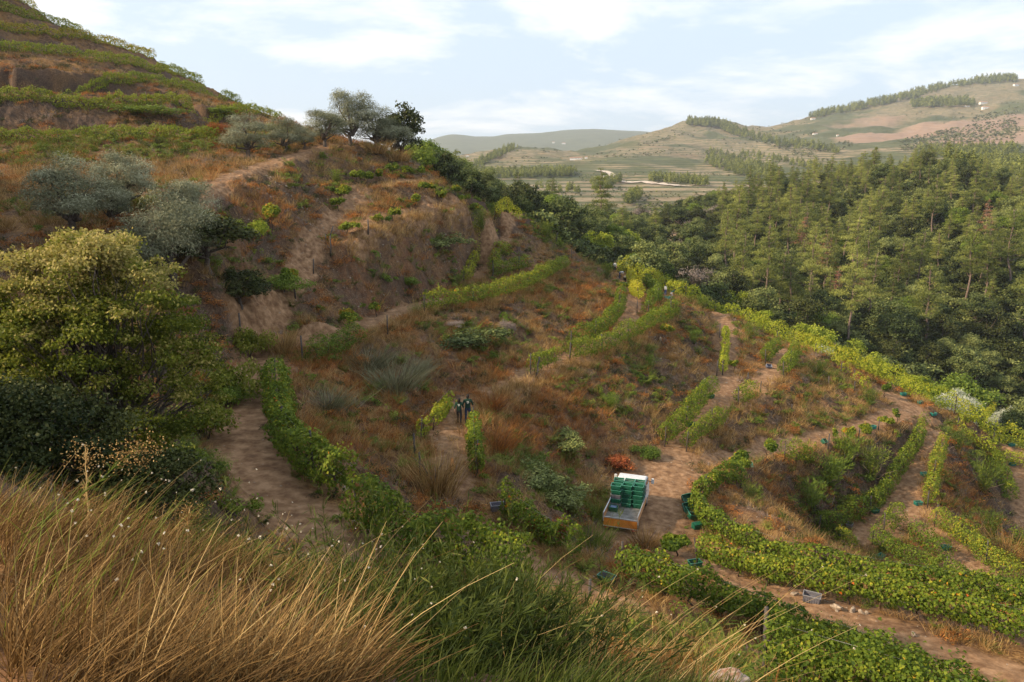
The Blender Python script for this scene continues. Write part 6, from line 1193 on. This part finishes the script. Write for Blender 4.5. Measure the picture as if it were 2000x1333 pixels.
# ---------------------------------------------------------------- the dog on the path
FUR = simple('tan_fur', (.52,.21,.07), (.36,.13,.04), 12, .9); FURW = simple('pale_fur', (.6,.5,.4), (.45,.35,.26), 12, .9)
def dog(label, x, y, yaw):
    J = {'pv': (0,-.28,.50), 'b1': (0,-.08,.51), 'ch': (0,.20,.50), 'nk': (0,.36,.60), 'hd': (0,.47,.68), 'mz': (0,.60,.65), 'el': (-.05,.44,.76), 'er': (.05,.44,.76), 't1': (0,-.38,.52), 't2': (.02,-.50,.44), 't3': (.04,-.56,.34)}
    E = [('pv','b1'),('b1','ch'),('ch','nk'),('nk','hd'),('hd','mz'),('hd','el'),('hd','er'),('pv','t1'),('t1','t2'),('t2','t3')]; RAD = {'pv':(.09,.10),'b1':(.085,.09),'ch':(.11,.13),'nk':(.07,.08),'hd':(.065,.065),'mz':(.03,.03),'el':(.014,.02),'er':(.014,.02),'t1':(.03,.03),'t2':(.022,.022),'t3':(.012,.012)}
    for s, n_ in ((-1,'l'),(1,'r')):
        f = .08*s; J.update({n_+'s': (s*.08,.22,.40), n_+'w': (s*.085,.24+f,.20), n_+'p': (s*.085,.24+f,.03), n_+'q': (s*.085,.30+f,.02), n_+'h': (s*.08,-.24,.42), n_+'k': (s*.09,-.14-f,.28), n_+'o': (s*.09,-.32-f,.17), n_+'z': (s*.09,-.29-f,.03), n_+'y': (s*.09,-.23-f,.02)})
        E += [('ch',n_+'s'),(n_+'s',n_+'w'),(n_+'w',n_+'p'),(n_+'p',n_+'q'),('pv',n_+'h'),(n_+'h',n_+'k'),(n_+'k',n_+'o'),(n_+'o',n_+'z'),(n_+'z',n_+'y')]; RAD.update({n_+'s':(.05,.06),n_+'w':(.028,.03),n_+'p':(.024,.024),n_+'q':(.024,.018),n_+'h':(.06,.08),n_+'k':(.04,.05),n_+'o':(.024,.026),n_+'z':(.022,.022),n_+'y':(.024,.018)})
    ks = list(J); me = bpy.data.meshes.new('dog_skeleton'); me.from_pydata([J[k] for k in ks], [(ks.index(a), ks.index(b)) for a, b in E], []); o = bpy.data.objects.new('dog_tmp', me); COL.objects.link(o); o.modifiers.new('s', 'SKIN')
    for i, k in enumerate(ks): me.skin_vertices[0].data[i].radius = RAD[k]; me.skin_vertices[0].data[i].use_root = (k == 'pv')
    ss = o.modifiers.new('b', 'SUBSURF'); ss.levels = 2
    dg = bpy.context.evaluated_depsgraph_get(); dg.update(); m_ = bpy.data.meshes.new_from_object(o.evaluated_get(dg)); bpy.data.objects.remove(o); m_.name = 'dog_body'; m_.materials.append(FUR); m_.materials.append(FURW)
    m_.polygons.foreach_set('material_index', np.array([1 if p.center.z < .24 else 0 for p in m_.polygons], np.int32)); m_.polygons.foreach_set('use_smooth', np.ones(len(m_.polygons), bool))
    b_ = link('dog', m_, None, (x, y, hz(x, y)), label=label, cat='dog'); b_.rotation_euler = (0,0,R(yaw)); return b_
x, y = at(884, 932, -13.6); dog('tan dog with pale legs trotting away up the path towards the walkers', x, y, 6)

# ---------------------------------------------------------------- houses and roads far off
M_WALL = simple('whitewashed_wall', (.78,.77,.74), (.62,.60,.56), .4, .9); M_ROOF = simple('terracotta_roof', (.42,.20,.12), (.28,.13,.08), .8, .9); M_DARKW = simple('dark_opening', (.04,.04,.045), None, 2, .5); M_STW = simple('stone_wall', (.42,.33,.24), (.25,.19,.14), 1.2, .95)
def house(name, label, u, v, wpx, hpx, m=M_WALL, roofm=M_ROOF, yaw=0, flat_=False, grp='white farm buildings on the far hills'):
    p = G(u, v, 150); 
    if p is None: return
    t_ = p[1]*CP - p[2]*SP; w = wpx*t_/FPX; h = hpx*t_/FPX; d = max(w*.45, h*1.2); e = bpy.data.objects.new(name, None); COL.objects.link(e); e.location = (p[0], p[1], hz(p[0], p[1])-h*.15); e.rotation_euler = (0,0,R(yaw)); tag(e, label, 'house', grp)
    bmobj('wall', lambda b: box(b, -w/2, w/2, -d/2, d/2, -h*.3, h), m, e); rh = h*.35
    def roof(b):
        if flat_: box(b, -w*.52, w*.52, -d*.55, d*.55, h+.003, h*1.08); return
        q = [b.verts.new(c) for c in ((-w*.52,-d*.56,h+.01),(w*.52,-d*.56,h+.01),(w*.52,d*.56,h+.01),(-w*.52,d*.56,h+.01),(-w*.52,0,h+rh),(w*.52,0,h+rh))]
        for f in ((0,1,5,4),(2,3,4,5),(0,4,3),(1,2,5),(3,2,1,0)): b.faces.new([q[i] for i in f])
    bmobj('roof', roof, roofm, e); nw = max(2, int(w/h*1.2))
    for i in range(nw):
        xx = -w/2 + w*(i+.5)/nw; bmobj('window' if i != nw//2 else 'door', lambda b: box(b, xx-h*.09, xx+h*.09, -d/2-.06, -d/2+.01, h*(.35 if i != nw//2 else -.1), h*.72), M_DARKW, e)
for a_ in [('white cube house beside the pale road bend in the valley', 1181, 348, 6, 5, 5, True), ('long low white building on the terraced valley hill', 1125, 312, 24, 3.5, -4, False), ('small white annex right of the long low building', 1145, 310, 5, 3, 0, False), ('white farmhouse high on the right hill, upper one', 1920, 203, 14, 3.5, 5, False), ('white farmhouse on the right hill, just below the upper one', 1924, 213, 12, 4, 0, False), ('little white shed left of the right hill farmhouses', 1888, 209, 8, 2.5, 0, False), ('white house near the skyline at the right border', 1984, 168, 10, 3, 10, False),
    ('pinkish house at the left end of the right hill skyline', 1588, 234, 9, 3, 0, False), ('tiny white house on the slope below the hill skyline', 1592, 263, 9, 2.5, 0, False), ('tiny white house right of the other tiny one', 1636, 266, 4, 2.5, 0, False), ('white house on the far blue ridge, left', 1081, 280, 5, 2.5, 0, False), ('white house on the far blue ridge, right', 1101, 282, 7, 2.5, 0, False), ('low white house on the slope left of the valley belt of pines', 913, 306, 6, 2.5, 0, False)]:
    lb, u, v, wp_, hp_, yw, fl_ = a_; house('farmhouse', lb, u, v, wp_, hp_, yaw=yw, flat_=fl_, roofm=M_WALL if fl_ else M_ROOF)
house('stone_hut', 'small ruined stone hut on the brown clearing beside the wood', 1325, 447, 12, 8, M_STW, M_STW, 20, True, None)
def ribbon(name, pix, w, m, tmin=200, lift=.5):
    pp = [G(u, v, tmin) for u, v in pix]; pp = [p for p in pp if p is not None]; fine = []
    for a, b in zip(pp[:-1], pp[1:]): 
        for i in range(14): fine.append((a+(b-a)*i/14)[:2])
    fine = np.array(fine); tg_ = unit(np.gradient(fine, axis=0)); nn = np.stack([-tg_[:,1], tg_[:,0]], 1); cols_ = [fine + nn*w*k/2 for k in (-1,-.5,0,.5,1)]; v = np.stack(cols_, 1).reshape(-1,2); z = H(v[:,0], v[:,1]) + lift; n_ = len(fine); f = []
    for i in range(n_-1):
        for j in range(4): f.append((i*5+j, i*5+j+1, (i+1)*5+j+1, (i+1)*5+j))
    link(name, npmesh(name, np.column_stack([v, z]), f, None, True, m), kind='structure')
M_ROAD = simple('pale_dirt_road', (.52,.45,.38), (.40,.33,.27), .05, .95); M_CLR = simple('bare_earth', (.26,.17,.11), (.17,.11,.07), .12, .95)
ribbon('road', [(1168,334),(1192,340),(1198,347),(1196,352),(1212,356),(1235,358),(1255,356),(1290,360),(1345,366)], 9, M_ROAD, 300, 1.0)
ribbon('valley_track', [(1262,425),(1285,440),(1300,452),(1318,462),(1330,480),(1326,500),(1330,525)], 5, M_CLR, 120, .3)
ribbon('clearing', [(1285,430),(1308,470),(1304,510),(1300,560)], 12, M_CLR, 120, .2)
# ---------------------------------------------------------------- haze
hm, t = mat('thin_air'); pv_ = t.nodes.new('ShaderNodeVolumePrincipled'); pv_.inputs['Color'].default_value = (.80,.86,.93,1); pv_.inputs['Density'].default_value = .00011; pv_.inputs['Anisotropy'].default_value = .2; o_ = t.nodes.new('ShaderNodeOutputMaterial'); t.links.new(pv_.outputs[0], o_.inputs['Volume'])
zs = gh.ravel(); bmobj('haze', lambda b: box(b, -7400, 7400, -60, 7400, float(zs.min())-1, float(zs.max())+25), hm, kind='stuff', label='thin pale haze filling the valley air', cat='haze')
